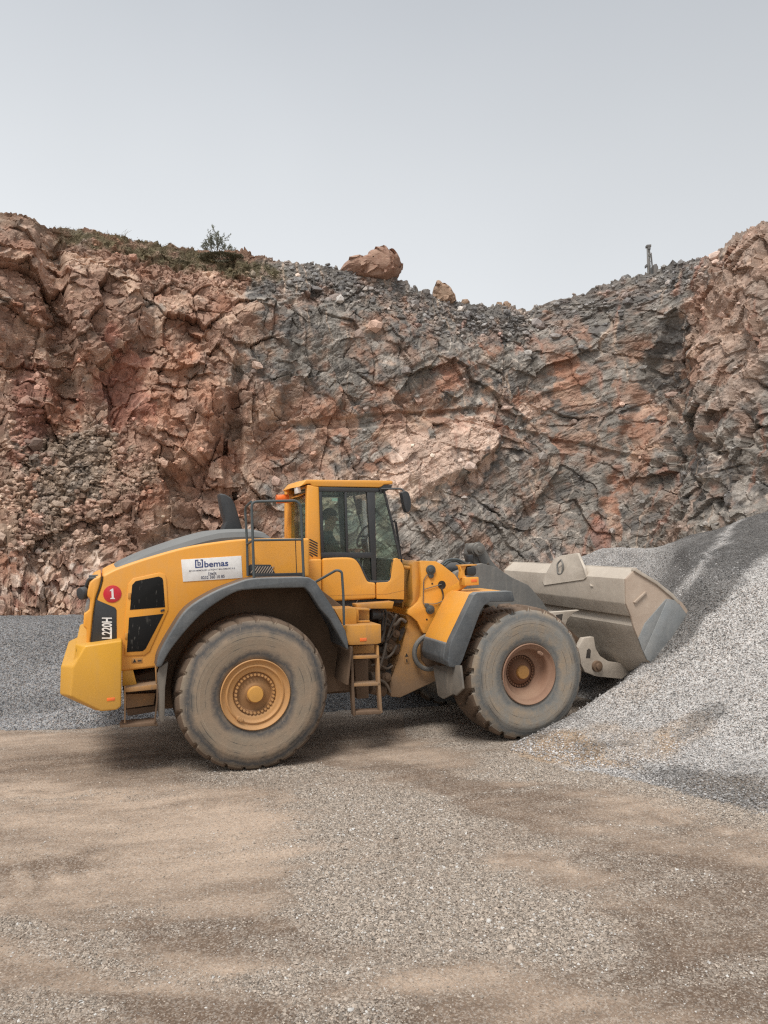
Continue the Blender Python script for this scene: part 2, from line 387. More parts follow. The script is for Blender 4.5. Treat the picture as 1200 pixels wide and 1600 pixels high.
# side vent door
prism('side_door', [(200,913),(208,903.5),(250,894.5),(258,898),(260.5,904),(263,953),(234,1018),(226,1024),(194,1025.5),(196,960)], HV-.012, HV+.02, 'yellow', LO, bev=.010, seg=2)
sd = bpy.data.objects['side_door']
def mesh_mat():
    m, nt, b = newmat('perforated_mesh'); b.inputs['Specular IOR Level'].default_value = .1; co = coords(nt)
    v = nt.nodes.new('ShaderNodeTexVoronoi'); v.inputs['Scale'].default_value = 62; v.inputs['Randomness'].default_value = 0; L(nt, co, v.inputs['Vector'])
    n1 = noise(nt, co, 7, 6, .7)
    base = mixc(nt, rampf(nt, v.outputs['Distance'], .28, .34), (.004,.004,.004), (.016,.016,.016))
    base = mixc(nt, math2(nt,'MULTIPLY',rampf(nt, n1, .60, .70),.5), base, (.07,.066,.06))
    n5 = noise(nt, coords(nt, (1,1,.25)), 34, 4, .6); base = mixc(nt, math2(nt,'MULTIPLY',rampf(nt, n5, .64, .70),.6), base, (.12,.115,.105))
    L(nt, base, b.inputs['Base Color']); b.inputs['Roughness'].default_value = .9; return m
M['mesh'] = mesh_mat()
for q in ([(206.5,914),(212,908),(248,900.7),(253.5,903),(255,907),(258,948.7),(203,953)], [(201.6,965),(256,959),(227.5,1014),(222.7,1017.5),(198,1019)]):
    o = prism('mesh_panel', q, HV-.016, HV-.004, 'mesh', sd, bev=.003)
for x, y in ((201.5,931),(196.5,994)):
    prism('hinge', [(x-1.5,y-4.5),(x+3,y-4.8),(x+3,y+4),(x-1.5,y+4.2)], HV-.024, HV-.01, 'yellow_dirty', sd, bev=.003)
prism('latch', [(251,953),(257,951.5),(257,955),(251,956)], HV-.022, HV-.01, 'black', sd, bev=.002)
prism('name_panel', [(150.5,937),(166,943.5),(180,949.5),(182,953),(182.5,1003),(143,1006),(147.5,962)], HV-.006, HV+.02, 'black', LO, bev=.003)
npn = bpy.data.objects['name_panel']
text_on('lettering', 'L220H', [(175,998),(175,965),(159,998)], HV-.008, 'white', npn, bold=.028)
bm = bmesh.new(); c = P(175.6,928,HV); add_disc(bm, c, .1015, HV-.006, HV+.01, 40); dsk = finish(bm, 'number_disc', 'red', LO, bev=.001)
# the figure 1 with a flag and serif foot
one = [(172.3,936),(179.6,936),(179.4,934.4),(177.8,934),(177,919.6),(175.4,919.6),(171.6,922.2),(171.8,923.8),(174,923.2),(174.6,934),(172.4,934.6)]
bm = bmesh.new(); add_prism(bm, pp(one, HV-.008), HV-.0085, HV-.004); finish(bm, 'numeral', 'white', dsk, smooth=0)
prism('company_sign', [(283,874.5),(377,868.3),(378.8,903),(286,909)], HV-.007, HV+.01, 'white', LO, bev=.001)
sg_ = bpy.data.objects['company_sign']; SV = HV-.0095
def sq(pts, name='emblem'):
    bm = bmesh.new(); 
    for q in pts: add_prism(bm, pp(q, SV), SV, SV+.003)
    return finish(bm, name, 'blue', sg_, smooth=0)
# framed b emblem
E = [(304.6,874.8),(317,873.9),(317.4,886.6),(305,887.5)]
def lerp4(a, b):   # a point of the emblem's square, a to the right and b down, both 0..1
    x = E[0][0]*(1-a)*(1-b)+E[1][0]*a*(1-b)+E[2][0]*a*b+E[3][0]*(1-a)*b
    y = E[0][1]*(1-a)*(1-b)+E[1][1]*a*(1-b)+E[2][1]*a*b+E[3][1]*(1-a)*b
    return (x, y)
def lr(a0,b0,a1,b1): return [lerp4(a0,b0),lerp4(a1,b0),lerp4(a1,b1),lerp4(a0,b1)]
sq([lr(0,0,.15,1), lr(.85,0,1,1), lr(.152,.86,.848,1), lr(.152,0,.42,.13), lr(.70,0,.848,.13), lr(.30,.16,.42,.72), lr(.422,.60,.68,.72), lr(.422,.32,.68,.43), lr(.60,.432,.72,.598)])
text_on('lettering', 'bemas', [(319.4,886.6),(356.8,884.2),(319.0,877)], SV, 'blue', sg_, bold=.02)
text_on('lettering', 'BETON MAMÜLLERİ ve İNŞAAT MALZEMELERİ A.Ş.', [(295.5,894.2),(367.6,889.4),(295.3,890.4)], SV, 'ink', sg_, bold=.004)
text_on('lettering', 'İZMİR', [(325.2,899.0),(338.8,898.1),(325,893.6)], SV, 'ink', sg_, bold=.012)
text_on('lettering', '0232 360 10 85', [(314.2,905.2),(351.0,902.6),(314,900.4)], SV, 'ink', sg_, bold=.014)
o = prism('warning_plate', [(205.5,1028.5),(222.5,1027.8),(222.5,1035.8),(205.5,1036.5)], HV-.004, HV+.01, 'yellow_dirty', LO, bev=.001)
bm = bmesh.new(); add_prism(bm, pp([(207.5,1035.2),(210.3,1029.6),(213,1035)], HV-.006), HV-.006, HV); finish(bm, 'warning_symbol', 'dark', o, smooth=0); bm = bmesh.new(); add_prism(bm, pp([(215,1031.5),(221,1031),(221,1033.3),(215,1033.6)], HV-.006), HV-.006, HV); finish(bm, 'arrow_symbol', 'dark', o, smooth=0)
# vent and dark base strip beside the deck
o = prism('air_vent', [(387,899),(389,884),(391,882),(423,882.3),(430,896),(430,901)], HV-.010, HV+.02, 'black', LO, bev=.004)
bm = bmesh.new()
for k in range(9):
    x = 391+k*4.1
    add_prism(bm, pp([(x,895.5),(x+7,885),(x+8.6,885),(x+1.6,895.5)] if k < 8 else [(x,895.5),(x+2.5,890),(x+3.4,891.5),(x+1.4,895.5)], HV-.012), HV-.014, HV-.004)
finish(bm, 'vent_slats', 'bucketside', o, smooth=0)
prism('deck_skirt', [(396,896.5),(428,896),(475,894.8),(475,904),(396,905)], HV-.05, HV+.05, 'black', LO, bev=.006)
prism('panel_seam', [(461,841),(462,841),(464,896),(463,896)], HV-.003, HV+.01, 'dark', LO, bev=0)
# ---- rear fenders
fo = catmull([(244.5,1043),(249,1022),(268,987),(293,951.5),(333,926),(370,911),(392,904.5),(420,902.6)], 4)[:-1] + [(420,902.6),(472,901.5),(484,902.5),(494,909),(520,949),(540,985),(544,1002),(545,1016)]
fi = [(541,1013),(516,969),(500,951),(484,926),(476,918),(420,919.5)] + catmull([(393,921),(367,925.5),(327,950),(297,978),(267,1015),(252,1042)], 4)
for sg in (-1, 1):
    bm = bmesh.new(); uz = pp(fo+fi, -1.57); v0, v1 = sg*1.57, sg*1.46
    add_prism(bm, uz, v0, v1); fd = finish(bm, 'rear_fender', 'fender', LO, bev=.018, seg=3)
    bm = bmesh.new(); add_prism(bm, strip_uz(pp(fo, -1.50), .03), sg*1.455, sg*.865); finish(bm, 'fender_liner', 'brown', fd)
    bm = bmesh.new(); add_prism(bm, strip_uz(pp([(420,904),(484,903.5),(494,911),(540,987),(545,1012)], -1.5), .04), sg*1.47, sg*.80); finish(bm, 'deck_plate', 'fender', fd, bev=.008)
    bm = bmesh.new(); add_prism(bm, pp([(546,1010),(549,1010),(543,1069),(539,1069)], -1.35), sg*1.4, sg*.88); finish(bm, 'splash_plate', 'brown', fd, bev=.005)
    # rear mud flap
    bm = bmesh.new(); f0 = [(248,1044),(263,1034),(262,1042),(258,1075),(257,1128),(251,1128),(250,1090),(247,1052)]
    add_prism(bm, pp(f0, -1.5), sg*1.5, sg*.95); finish(bm, 'mud_flap', 'rubberflap', fd, bev=.008)
# ---- counterweight bumper
r_out = [(191,1000.5),(133,1009),(123,1026),(114,1042),(109.5,1088),(158,1111.5),(185,1109.5),(191,1104)]
r_mid = [(191,1000.5),(118,1010.5),(116,1031),(95,1040),(93.5,1085.5),(150,1111),(185,1109.5),(191,1104)]
so, sm = pp(r_out, -1.36), pp(r_mid, -1.1)
uf = so[0][0]
so[0] = (uf, so[0][1]); so[-1] = (uf, so[-1][1]); so[-2] = (uf-.05, so[-2][1])
sm[0] = (uf, so[0][1]); sm[-1] = (uf, so[-1][1]); sm[-2] = (uf-.05, so[-2][1])
for a in (1,): sm[a] = (sm[a][0], so[a][1]-.01)
bm = bmesh.new(); add_loft(bm, [[(u,-1.36,z) for u,z in so],[(u,-1.08,z) for u,z in sm],[(u,1.08,z) for u,z in sm],[(u,1.36,z) for u,z in so]])
bp = finish(bm, 'bumper', 'bumper', LO, bev=.022, seg=3)
prism('reflector', [(167,1091),(179.5,1089.8),(179.5,1094.6),(167,1095.8)], -1.365, -1.35, 'orange', bp, bev=.003)
prism('tow_hole_shade', [(119.5,1014),(124,1014.5),(122.5,1018),(119,1018)], -1.13, -1.1, 'dark', bp, bev=0)  # dark plate painted in for the shade inside a hole
# ---- rear access steps
st = empty('rear_steps', P3(220,1120,-1.25), 0, LO)
def stp(name, pts, v0, v1, mat, **k):
    o = prism(name, pts, v0, v1, mat, st, **k); o.matrix_parent_inverse = Matrix.Translation(-st.location); return o
stp('step_tread', [(195,1075),(246,1069),(247,1077),(196,1082)], -1.25, -.9, 'yellow_dirty', bev=.006)
stp('step_tread', [(190,1133),(245,1128),(247,1134),(187,1137.5)], -1.25, -1.0, 'brown', bev=.006)
stp('strap', [(194,1072),(196,1072),(197,1102),(196,1130),(194,1130)], -1.262, -1.24, 'yellow_dirty', bev=.003)
stp('strap', [(245,1068),(247.5,1068),(247,1095),(243,1130),(240.5,1130),(244.5,1092)], -1.262, -1.24, 'brown', bev=.003)
stp('kick_plate', [(196,1085),(243,1083),(240,1101),(198,1107)], -1.0, -.95, 'yellow_dirty', bev=.004)
stp('kick_plate', [(191,1048),(208,1047),(214,1070),(191,1072)], -1.1, -1.05, 'bumper', bev=.004)
stp('lower_guard', [(197,1109),(243,1103),(243,1112),(200,1119)], -.98, .9, 'brown', bev=.006)
stp('hanger', [(242,1040),(244,1040),(245.5,1068),(243.5,1068)], -1.23, -1.2, 'yellow_dirty', bev=.003)

# ---- cab
CB = empty('cab', P3(545,940,0), 0, LO)
def cb(o): o.parent = CB; o.matrix_parent_inverse = Matrix.Translation(-CB.location); return o
def cprism(name, pts, v0, v1, mat, **k): return cb(prism(name, pts, v0, v1, mat, None, **k))
CV = -.68
roof = [(461,758.5),(470,750),(478,749.3),(596,750.6),(613,751.2),(614.5,753.5),(613.5,756.5),(600.5,757),(596,760.6),(592,761.6),(489,760),(485,755.5),(480,756),(468,760.5)]
roof = roof[2:15]
rz = pp(roof, CV); ru0 = min(q[0] for q in rz)
bm = bmesh.new(); add_loft(bm, [[(u+(k if u < ru0+.35 else 0), v_, z) for u, z in rz] for v_, k in ((CV,0),(-.3,-.03),(.25,-.02),(-CV,.16))])
cb(finish(bm, 'roof', 'yellow', None, bev=.03, seg=3))
cprism('roof_lining', [(478,757),(600,758.5),(606,763.5),(604,766),(592,768),(500,763)], CV+.05, -CV-.05, 'black', bev=.01)
for sg in (-1, 1):
    bm = bmesh.new(); add_prism(bm, pp([(480,757),(499,760.5),(502.6,874),(480,876)], CV), sg*.68, sg*.56); cb(finish(bm, 'pillar', 'yellow', None, bev=.02, seg=3))
core = [(480,873),(503,873),(547,872),(557,876),(563,885),(575,911),(607,911),(612,903),(616,875),(620,873),(624,877),(630,886),(631,934),(588,935),(480,940)]
cprism('cab_floor', core, CV+.02, -CV-.02, 'seatcloth', bev=.01)
dv0, dv1 = CV-.055, CV+.02
rearp = [(480,874.5),(490,873.5),(503.2,873),(503.2,941),(497,943),(480,906)]
cprism('rear_panel', rearp, dv0, dv1, 'yellow', bev=.03, seg=4)
doorp = catmull([(504,872.5),(530,871),(547,871.3),(556,874.5),(563,883.5),(569,897),(575,909)], 3) + [(587.4,910.5),(587.8,935.8),(510,940.5),(504,941)]
door = cprism('door', doorp, dv0, dv1, 'yellow', bev=.03, seg=4)
crn = [(588.6,910.5),(606,909.5),(609.5,907.5),(611.5,903)] + catmull([(613,890),(615.5,876),(619,872),(624,874.5),(630,883),(632,892)], 3) + [(631.5,936.8),(588.8,935.8)]
cprism('corner_panel', crn, dv0, dv1, 'yellow', bev=.03, seg=4)
cprism('lower_crease', [(505,930.3),(587,927.8),(587,928.8),(505,931.3)], dv0-.002, dv0+.01, 'yellow_dirty', bev=0)
cprism('lower_crease', [(589,928),(605,927.5),(631.4,921.5),(631.4,922.6),(605,928.6),(589,929)], dv0-.002, dv0+.01, 'yellow_dirty', bev=0)
# black window frames, one set each side
for sg in (-1, 1):
    bm = bmesh.new(); a, b = sg*.70, sg*.64
    for q in ([(498.4,761),(592,763),(592,769),(499,768)], [(498.8,768.2),(503,768.2),(507,863),(501.8,863)], [(538.4,768.8),(541.8,768.8),(544.6,863),(541,863)], [(501.8,863.2),(580,863.2),(581.2,872.2),(502.5,871.6)], [(573.5,769.2),(586,769.2),(588.6,909),(582.2,909)]):
        add_prism(bm, pp(q, -.70), a, b)
    cb(finish(bm, 'window_frame', 'black', None, bev=.006))
    e = [Vector((u, sg*.695, z)) for u, z in pp(catmull([(556,874),(563,884),(569,897),(575.5,908.5),(581,909.5),(606,909),(610,905),(612,898),(615.5,875)], 3), -.695)]
    cb(tube('window_seal', e, .022, 'black', None, rnd=0))
    e = [Vector((u, sg*.665, z)) for u, z in pp([(599,764),(612,815),(625,873)], -.665)]
    cb(tube('windscreen_edge', e, .018, 'black', None, rnd=0))
    for nm, q, gm in (('side_window', [(503,768),(539,768.5),(541.5,863),(506,863)], 'glass'), ('side_window', [(541.6,768.5),(574,769),(581,863),(544.4,863)], 'glass2'), ('side_window', [(557,872),(581.4,872),(582.6,908.6),(575.6,908)], 'glass'), ('side_window', [(586.5,768),(600,768),(624,872),(616,875),(612,902),(607,908),(589,908.5)], 'glass')):
        bm = bmesh.new(); add_prism(bm, pp(q, -.67), sg*.67, sg*.664); cb(finish(bm, nm, gm, None, smooth=0))
# windscreen and rear window as sheets across the cab
def sheet(name, a, b, v0, v1, mat, th=.006):
    bm = bmesh.new(); d = (Vector(b)-Vector(a)).normalized(); n = Vector((d.y,-d.x))*th
    add_prism(bm, [a, b, (b[0]+n.x,b[1]+n.y), (a[0]+n.x,a[1]+n.y)], v0, v1); return cb(finish(bm, name, mat, None, smooth=0))
sheet('windscreen', P(600,766,-.665), P(625.5,873,-.665), -.66, .66, 'glass2')
ur = P(479,860,-.56)[0]
bm = bmesh.new()
z0, z1 = P(449,845,.5)[1], P(449,787,.5)[1]
add_box(bm, (ur-.02,.44,z0-.1), (ur+.1,.55,z1+.25))
cb(finish(bm, 'pillar', 'yellow', None, bev=.015))
sheet('rear_window', (ur+.03, P(479,848,-.56)[1]), (ur+.03, P(479,765,-.56)[1]), -.56, .44, 'glass')
bm = bmesh.new(); add_box(bm, (ur-.03,-.66,1.9), (ur+.12,.66,P(479,847,-.56)[1])); cb(finish(bm, 'rear_sill', 'yellow', None, bev=.02))
sheet('rear_visor', P(466,775,-.5), P(477,770,-.5), -.5, -.1, 'yellow', .01)
o = cprism('roof_lamp', [(464,761),(469,760),(471,769),(465,771)], -.55, -.38, 'white', bev=.006)
cb(tube('mirror_arm', [P3(596,764,-.68), P3(628,763.5,-.84), P3(634,771,-.9)], .014, 'black', None, rnd=.05))
bm = bmesh.new(); add_prism(bm, pp(catmull([(627,770),(632,767.5),(637,770),(640.5,780),(640.8,793),(638,799.5),(634.5,800.5),(631,792)], 3), -.92), -.95, -.84); cb(finish(bm, 'mirror', 'black', None, bev=.018, seg=3))
cb(tube('wiper', [P3(604,790,-.66), P3(613.5,815,-.64), P3(619,815,-.6), P3(628,879,-.56)], .010, 'black', None, rnd=.03))
cb(tube('wiper', [P3(613,818,-.68), P3(624,862,-.66)], .012, 'black', None, rnd=0))
cb(tube('wiper', [P3(616.5,812,-.65), P3(620,835,-.62), P3(625,868,-.58)], .008, 'black', None, rnd=.02))
cprism('mirror_bracket', [(594,758),(613,757.5),(612,763),(604,767),(596,772),(592,764)], -.67, -.58, 'black', bev=.008)
bm = bmesh.new()
for k in range(7):
    y = 843+k*4.0; add_prism(bm, pp([(482.5,y),(484.5,y-1.0),(496.6,y+5.2),(495.8,y+7.0)] if k < 6 else [(483,y-1),(484.5,y-1.5),(489.5,y+2.2),(488.4,y+3.6)], CV-.003), CV-.004, CV+.01)
cb(finish(bm, 'pillar_vent', 'dark', None, smooth=0))
# interior
bm = bmesh.new(); su = P(520,850,0)[0]
add_box(bm, (su-.33,-.27,1.72),(su+.25,.27,1.98)); add_prism(bm, [(su-.36,1.95),(su-.2,1.95),(su-.32,2.62),(su-.44,2.62)], -.25, .25)
add_prism(bm, [(su-.46,2.64),(su-.36,2.64),(su-.40,2.86),(su-.5,2.86)], -.14, .14)
cb(finish(bm, 'operator_seat', 'seatcloth', None, bev=.05, seg=3))
bm = bmesh.new(); wu, wz = P(566,838,-.1); 
add_tube(bm, [(wu+.22,0,1.75),(wu+.06,0,wz-.04)], .045, 10)
ring = [Vector((wu+.05+.07*math.sin(a)*1.0, .19*math.cos(a), wz+.17*math.sin(a)*.9)) for a in [k*math.pi/12 for k in range(25)]]
add_tube(bm, ring, .016, 8); add_tube(bm, [ring[0], ring[12]], .014, 8)
cb(finish(bm, 'steering_wheel', 'dark', None))
bm = bmesh.new(); add_prism(bm, pp([(565,782),(571,782),(577,864),(571,864)], .5), .5, .62); cb(finish(bm, 'far_trim', 'white', None, bev=.01))
bm = bmesh.new(); add_prism(bm, pp([(560,779),(564.5,779),(564.5,803),(560,803)], -.3), -.33, -.2); cb(finish(bm, 'display', 'dark', None, bev=.008))
o = cprism('window_sticker', [(518.5,778),(527.5,778),(527.5,783),(518.5,783)], -.660, -.658, 'white', bev=0)
# beacon behind the cab
BE = empty('beacon', P3(452,779,.3), 0, LO)
bm = bmesh.new(); a = P3(452,779,.3)-BE.location; b = P3(432,780,.3)-BE.location
add_tube(bm, [a, a*.3+b*.7, b*.93+a*.07, b], .065, 16); finish(bm, 'beacon_lens', 'orange', BE)
bm = bmesh.new(); a = P3(450,779,.3)-BE.location; add_tube(bm, [a, a+Vector((.06,0,0))], .072, 16); add_tube(bm, [a+Vector((.05,0,0)), a+Vector((.22,.03,.02))], .02, 8); finish(bm, 'beacon_mount', 'yellow', BE)
# ---- handrails
def rail(name, pts): 
    return tube(name, pts, .017, 'rail', LO, rnd=.07)
rv = -1.42
rl = rail('deck_rail', [P3(397,906,rv), P3(393,784,rv), P3(463,782.2,rv), P3(470,790,rv), P3(474.5,902,rv)])
def sub(o, par): o.parent = par; return o
sub(tube('rail_bar', [P3(395,844.2,rv), P3(473,843,rv)], .016, 'rail', LO, rnd=0), rl)
sub(tube('rail_post', [P3(387,900,-1.16), P3(386,849,-1.16), P3(383,793,-1.16), P3(392.5,784,-1.38)], .016, 'rail', LO), rl)
sub(tube('rail_bar', [P3(386,850.5,-1.16), P3(395,844.5,-1.42)], .015, 'rail', LO, rnd=0), rl)
rail('hand_rail', [P3(492,910,-1.2), P3(526,890.5,-1.38), P3(534,893,-1.4), P3(536.5,930,-1.4), P3(537.5,977,-1.4)])
# ---- platform, ladder and boxes below the cab
prism('under_cab_shade', [(502,941),(588,936),(631,938),(628,942),(604,942),(557,949),(506,949)], -.7, .7, 'dark', LO, bev=.004)  # dark slab standing in for the shade in the gap below the cab
prism('cab_beam', [(557,944),(616,940),(613,951),(578,951),(558,950)], -.95, -.75, 'yellow_dirty', LO, bev=.006)
BX = empty('side_cabinet', P3(545,990,-1.2), 0, LO)
def bxp(*a, **k): o = prism(a[0], a[1], a[2], a[3], a[4], BX, **k); o.matrix_parent_inverse = Matrix.Translation(-BX.location); return o
bxp('cabinet_panel', [(522,951),(557.5,950),(557.5,976),(536,977)], -1.2, -.85, 'yellow_dirty', bev=.008)
bxp('cabinet_frame', [(557.7,950.5),(577.5,951),(577.5,954),(560.5,953.5),(560.5,970),(578,969.5),(578,972.5),(557.7,973)], -1.12, -.9, 'yellow_dirty', bev=.004)
bxp('cabinet_back', [(560,953),(577,953),(577,970),(560,970)], -.9, -.85, 'yellow_dirty', bev=0)
bxp('step_box', [(538.5,977.5),(595.6,975.6),(596,1004.5),(590,1006.5),(545,1008.5),(543,1002)], -1.36, -.9, 'yellow_dirty', bev=.012, seg=2)
bxp('reflector', [(562.6,997.3),(573,996.8),(573,1001.8),(562.6,1002.3)], -1.366, -1.35, 'orange', bev=.002)
LD_ = empty('ladder', P3(570,1060,-1.3), 0, LO)
def ldp(*a, **k): o = prism(a[0], a[1], a[2], a[3], a[4], LD_, **k); o.matrix_parent_inverse = Matrix.Translation(-LD_.location); return o
ldp('side_rail', [(548,1009),(551.5,1009),(554,1080),(556,1119),(552.5,1119),(549.5,1080)], -1.34, -1.24, 'brown', bev=.006)
ldp('side_rail', [(588.5,1007),(592,1008.5),(595,1072),(598,1114),(594,1114),(591,1072)], -1.34, -1.24, 'yellow_dirty', bev=.006)
for y0, h_, xa, xb, mm in ((1023.5,5,551.5,592,'yellow_dirty'),(1066.5,5,553,594,'yellow_dirty'),(1110.5,5.5,556,596,'brown')):
    ldp('rung', [(xa,y0+1.5),(xb,y0),(xb,y0+h_),(xa,y0+h_+1.5)], -1.34, -1.16, mm, bev=.006)
prism('tank_plate', [(553,1031),(575.5,1030),(576.5,1091),(558,1092.5)], -.95, -.7, 'brown', LO, bev=.01)
prism('tank_plate', [(551,1009),(592,1008),(592,1020),(552,1022)], -.98, -.8, 'yellow_dirty', LO, bev=.01)
# ---- front frame
FV = -.62
lower = [(634,962),(643,963),(655,974),(661,989),(680,996),(696,1000),(700,1056),(677,1066),(626,1090),(611,1089),(609.5,1068),(613,1055),(619,1038),(627,1016),(634,988),(638,972)]
prism('front_frame', lower, -.56, .56, 'yellow_dirty', LO, bev=.015)
tower = [(656,877),(660,876),(681,877),(690,881.5),(711,898),(718,908),(731,930),(729,960),(712,990),(682,996),(676,992),(661,989),(657,981),(652,971),(644,964),(636,959),(638,953),(647,947),(654,941),(658,933),(659,912)]
for sg in (-1, 1):
    bm = bmesh.new(); add_prism(bm, pp(tower, -.66), sg*.66, sg*.58); tw = finish(bm, 'tower_plate', 'yellow', LO, bev=.01)
    if sg < 0:
        for (x, y, r) in ((673.5,890.5,.072),(672.5,952.5,.066)):
            bm = bmesh.new(); add_disc(bm, P(x,y,-.68), r, -.69, -.63, 24); add_disc(bm, P(x,y,-.70), r*.55, -.705, -.66, 20)
            q = P(x+.5,y+9,-.68) if y < 900 else P(x-5,y-6,-.68); add_disc(bm, q, r*.55, -.685, -.63, 20); finish(bm, 'pin_cover', 'rail', tw, bev=.006)
        bm = bmesh.new(); add_disc(bm, P(690.5,914,-.665), .062, -.664, -.64, 24); finish(bm, 'access_hole_shade', 'dark', tw)  # dark disc proud of the plate, painting the shade of a hole
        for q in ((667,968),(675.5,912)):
            bm = bmesh.new(); add_disc(bm, P(*q,-.665), .014, -.664, -.64, 12); finish(bm, 'bolt_hole_shade', 'dark', tw)  # small dark discs in place of shaded bolt holes, nothing is cut
        for pts in ([(673,892),(662,905),(661,942)], [(661,943),(680,944),(692,939)], [(662,921),(690,913)], [(690,920),(693,930),(692,938)]):
            o = tube('grease_line', [P3(x,y,-.675) for x,y in pts], .006 if pts[0][0] != 690 else .012, 'greysteel' if pts[0][0] != 690 else 'hose', LO, rnd=.05, seg=6); o.parent = tw
prism('tower_web', [(643,882),(647,877),(656,876.5),(657.5,934),(650,943),(640,949),(645,938)], -.58, .58, 'yellow_dirty', LO, bev=.012)
prism('tower_shield', [(632,884),(643,886),(642,936),(634,951),(628,950)], -.35, .5, 'yellow_dirty', LO, bev=.01)
tube('frame_pipe', [P3(630,886,-.5), P3(644,888,-.5)], .03, 'yellow_dirty', LO, rnd=0)
o = prism('warning_plate', [(631.5,1019),(638.5,1018.5),(639.5,1036.5),(632.5,1037)], -.566, -.55, 'yellow_dirty', LO, bev=.001)
for nm, q in (('warning_symbol', [(632.6,1026.5),(635.3,1020.5),(638,1026)]), ('arrow_symbol', [(634.6,1030),(636.4,1029.8),(637,1035),(635,1035.2)])):
    bm = bmesh.new(); add_prism(bm, pp(q, -.568), -.568, -.56); finish(bm, nm, 'dark', o, smooth=0)
# dark plates standing for shade in the frame's openings, and the hydraulics behind
for q in ([(624,985),(632,979),(633.5,983),(627,1000),(623,1002)], [(604,1042),(609,1036),(612,1037),(611,1050),(606,1060),(601,1062)]):
    prism('frame_slot_shade', q, -.565, -.555, 'dark', LO, bev=0)
# open ring around the axle pivot
bm = bmesh.new(); c = P(673,1020,-.7); 
rr_ = [Vector((c[0]+.24*math.cos(a), -.66, c[1]+.24*math.sin(a))) for a in [math.radians(60+k*12) for k in range(21)]]
add_tube(bm, rr_, .035, 10); finish(bm, 'pivot_ring', 'greysteel', LO)
prism('pivot_recess', [(657,1003),(668,991),(690,1000),(690,1043),(668,1042),(658,1030)], -.575, -.555, 'brown', LO, bev=.004)
for (a, b, r, mm) in (((586,1003),(618,996),.055,'hose'),((590,1016),(624,1011),.05,'hose'),((578,1058),(612,1056),.075,'hose'),((588,1013),(606,1012),.03,'chrome'),((578,1075),(600,1080),.08,'brown'),((604,1000),(622,1018),.07,'brown')):
    bm = bmesh.new(); add_tube(bm, [P3(*a,-.5), P3(*b,-.45)], r, 14); finish(bm, 'hydraulic_cylinder', mm, LO, bev=.006)
for pts in ([(581,955),(600,950),(604,958),(600,990),(596,1002)], [(585,958),(597,953),(599,965),(597,985)], [(604,1005),(598,1030),(590,1050)], [(620,960),(612,975),(606,995)], [(548,949),(556,944),(559,938)]):
    tube('hydraulic_hose', [P3(x,y,-.72) for x,y in pts], .021 if pts[0][0] != 548 else .008, 'hose', LO, rnd=.09, seg=8)
for k, pts in enumerate(([(588,962),(608,956),(617,968),(614,990),(602,1004)], [(592,968),(606,966),(611,980),(600,1010),(604,1030)], [(583,1024),(598,1030),(612,1024),(620,1008)], [(580,1040),(592,1036),(604,1046),(614,1040)], [(600,975),(618,978),(626,966),(634,972)], [(579,1066),(590,1060),(604,1068),(610,1082)])):
    tube('hydraulic_hose', [P3(x,y,-.60-.03*(k%3)) for x,y in pts], (.016,.024,.019)[k%3], 'hose', LO, rnd=.10, seg=8)
for x, y, r_ in ((597,1000,.05),(608,1012,.06),(618,990,.055),(590,1030,.06),(603,1058,.07)):
    bm = bmesh.new(); add_disc(bm, P(x,y,-.58), r_, -.62, -.42, 18); add_disc(bm, P(x,y,-.58), r_*.5, -.645, -.42, 6); finish(bm, 'joint_pin', 'brown', LO, bev=.008)
bm = bmesh.new(); add_tube(bm, [P3(579,960,-.8), P3(592,960,-.78)], .07, 16); add_tube(bm, [P3(592,960,-.78), P3(598,960,-.78)], .05, 16); finish(bm, 'hydraulic_valve', 'black', LO, bev=.008)
prism('joint_block', [(592,958),(634,962),(636,972),(624,1000),(610,1040),(596,1045),(590,1000)], -.3, .3, 'brown', LO, bev=.02)
# ---- front fenders
for sg in (-1, 1):
    a0 = P(743,928,-1.57); a1 = P(797,924.5,-1.57); a2 = P(706,1002,-1.57); a3 = P(703,1018,-1.57)
    bm = bmesh.new(); add_prism(bm, strip_uz([a3, a2, a0, a1], .03), sg*1.50, sg*.72); ff = finish(bm, 'front_fender', 'yellow', LO, bev=.008)
    flank = [(740,929.5),(746,925.6),(797,923.5),(801,925),(804.5,938),(803,940),(766,940.5),(757,946),(751,956),(723,1032),(719,1040),(711,1043.5),(702,1042),(700,1034),(703,1010),(706,1001)]
    bm = bmesh.new(); add_prism(bm, pp(flank, -1.58), sg*1.58, sg*1.44); finish(bm, 'fender_edge', 'fender', ff, bev=.022, seg=3)
    lip = [P(703,1008,-1.57), P(708,1004,-1.57), P(719,1040,-1.57), P(711,1043.5,-1.57), P(702,1042,-1.57), P(699,1030,-1.57)]
    bm = bmesh.new(); add_prism(bm, lip, sg*1.44, sg*.72); finish(bm, 'fender_lip', 'fender', ff, bev=.02, seg=3)
    uq = (lip[2][0]+lip[4][0])/2; zt = lip[4][1]
    fl = [Pu(x, y, uq) for x, y in ((676,1040),(719,1040),(723,1076),(712,1087),(708,1084),(692,1092),(684,1087))]
    bm = bmesh.new(); A = [bm.verts.new((uq, p.y*(-sg), p.z)) for p in fl]; B = [bm.verts.new((uq+.03, p.y*(-sg), p.z)) for p in fl]
    bm.faces.new(A); bm.faces.new(B[::-1])
    for i in range(len(A)): bm.faces.new((A[i], B[i], B[(i+1)%len(A)], A[(i+1)%len(A)]))
    finish(bm, 'mud_flap', 'rubberflap', ff, bev=.006)
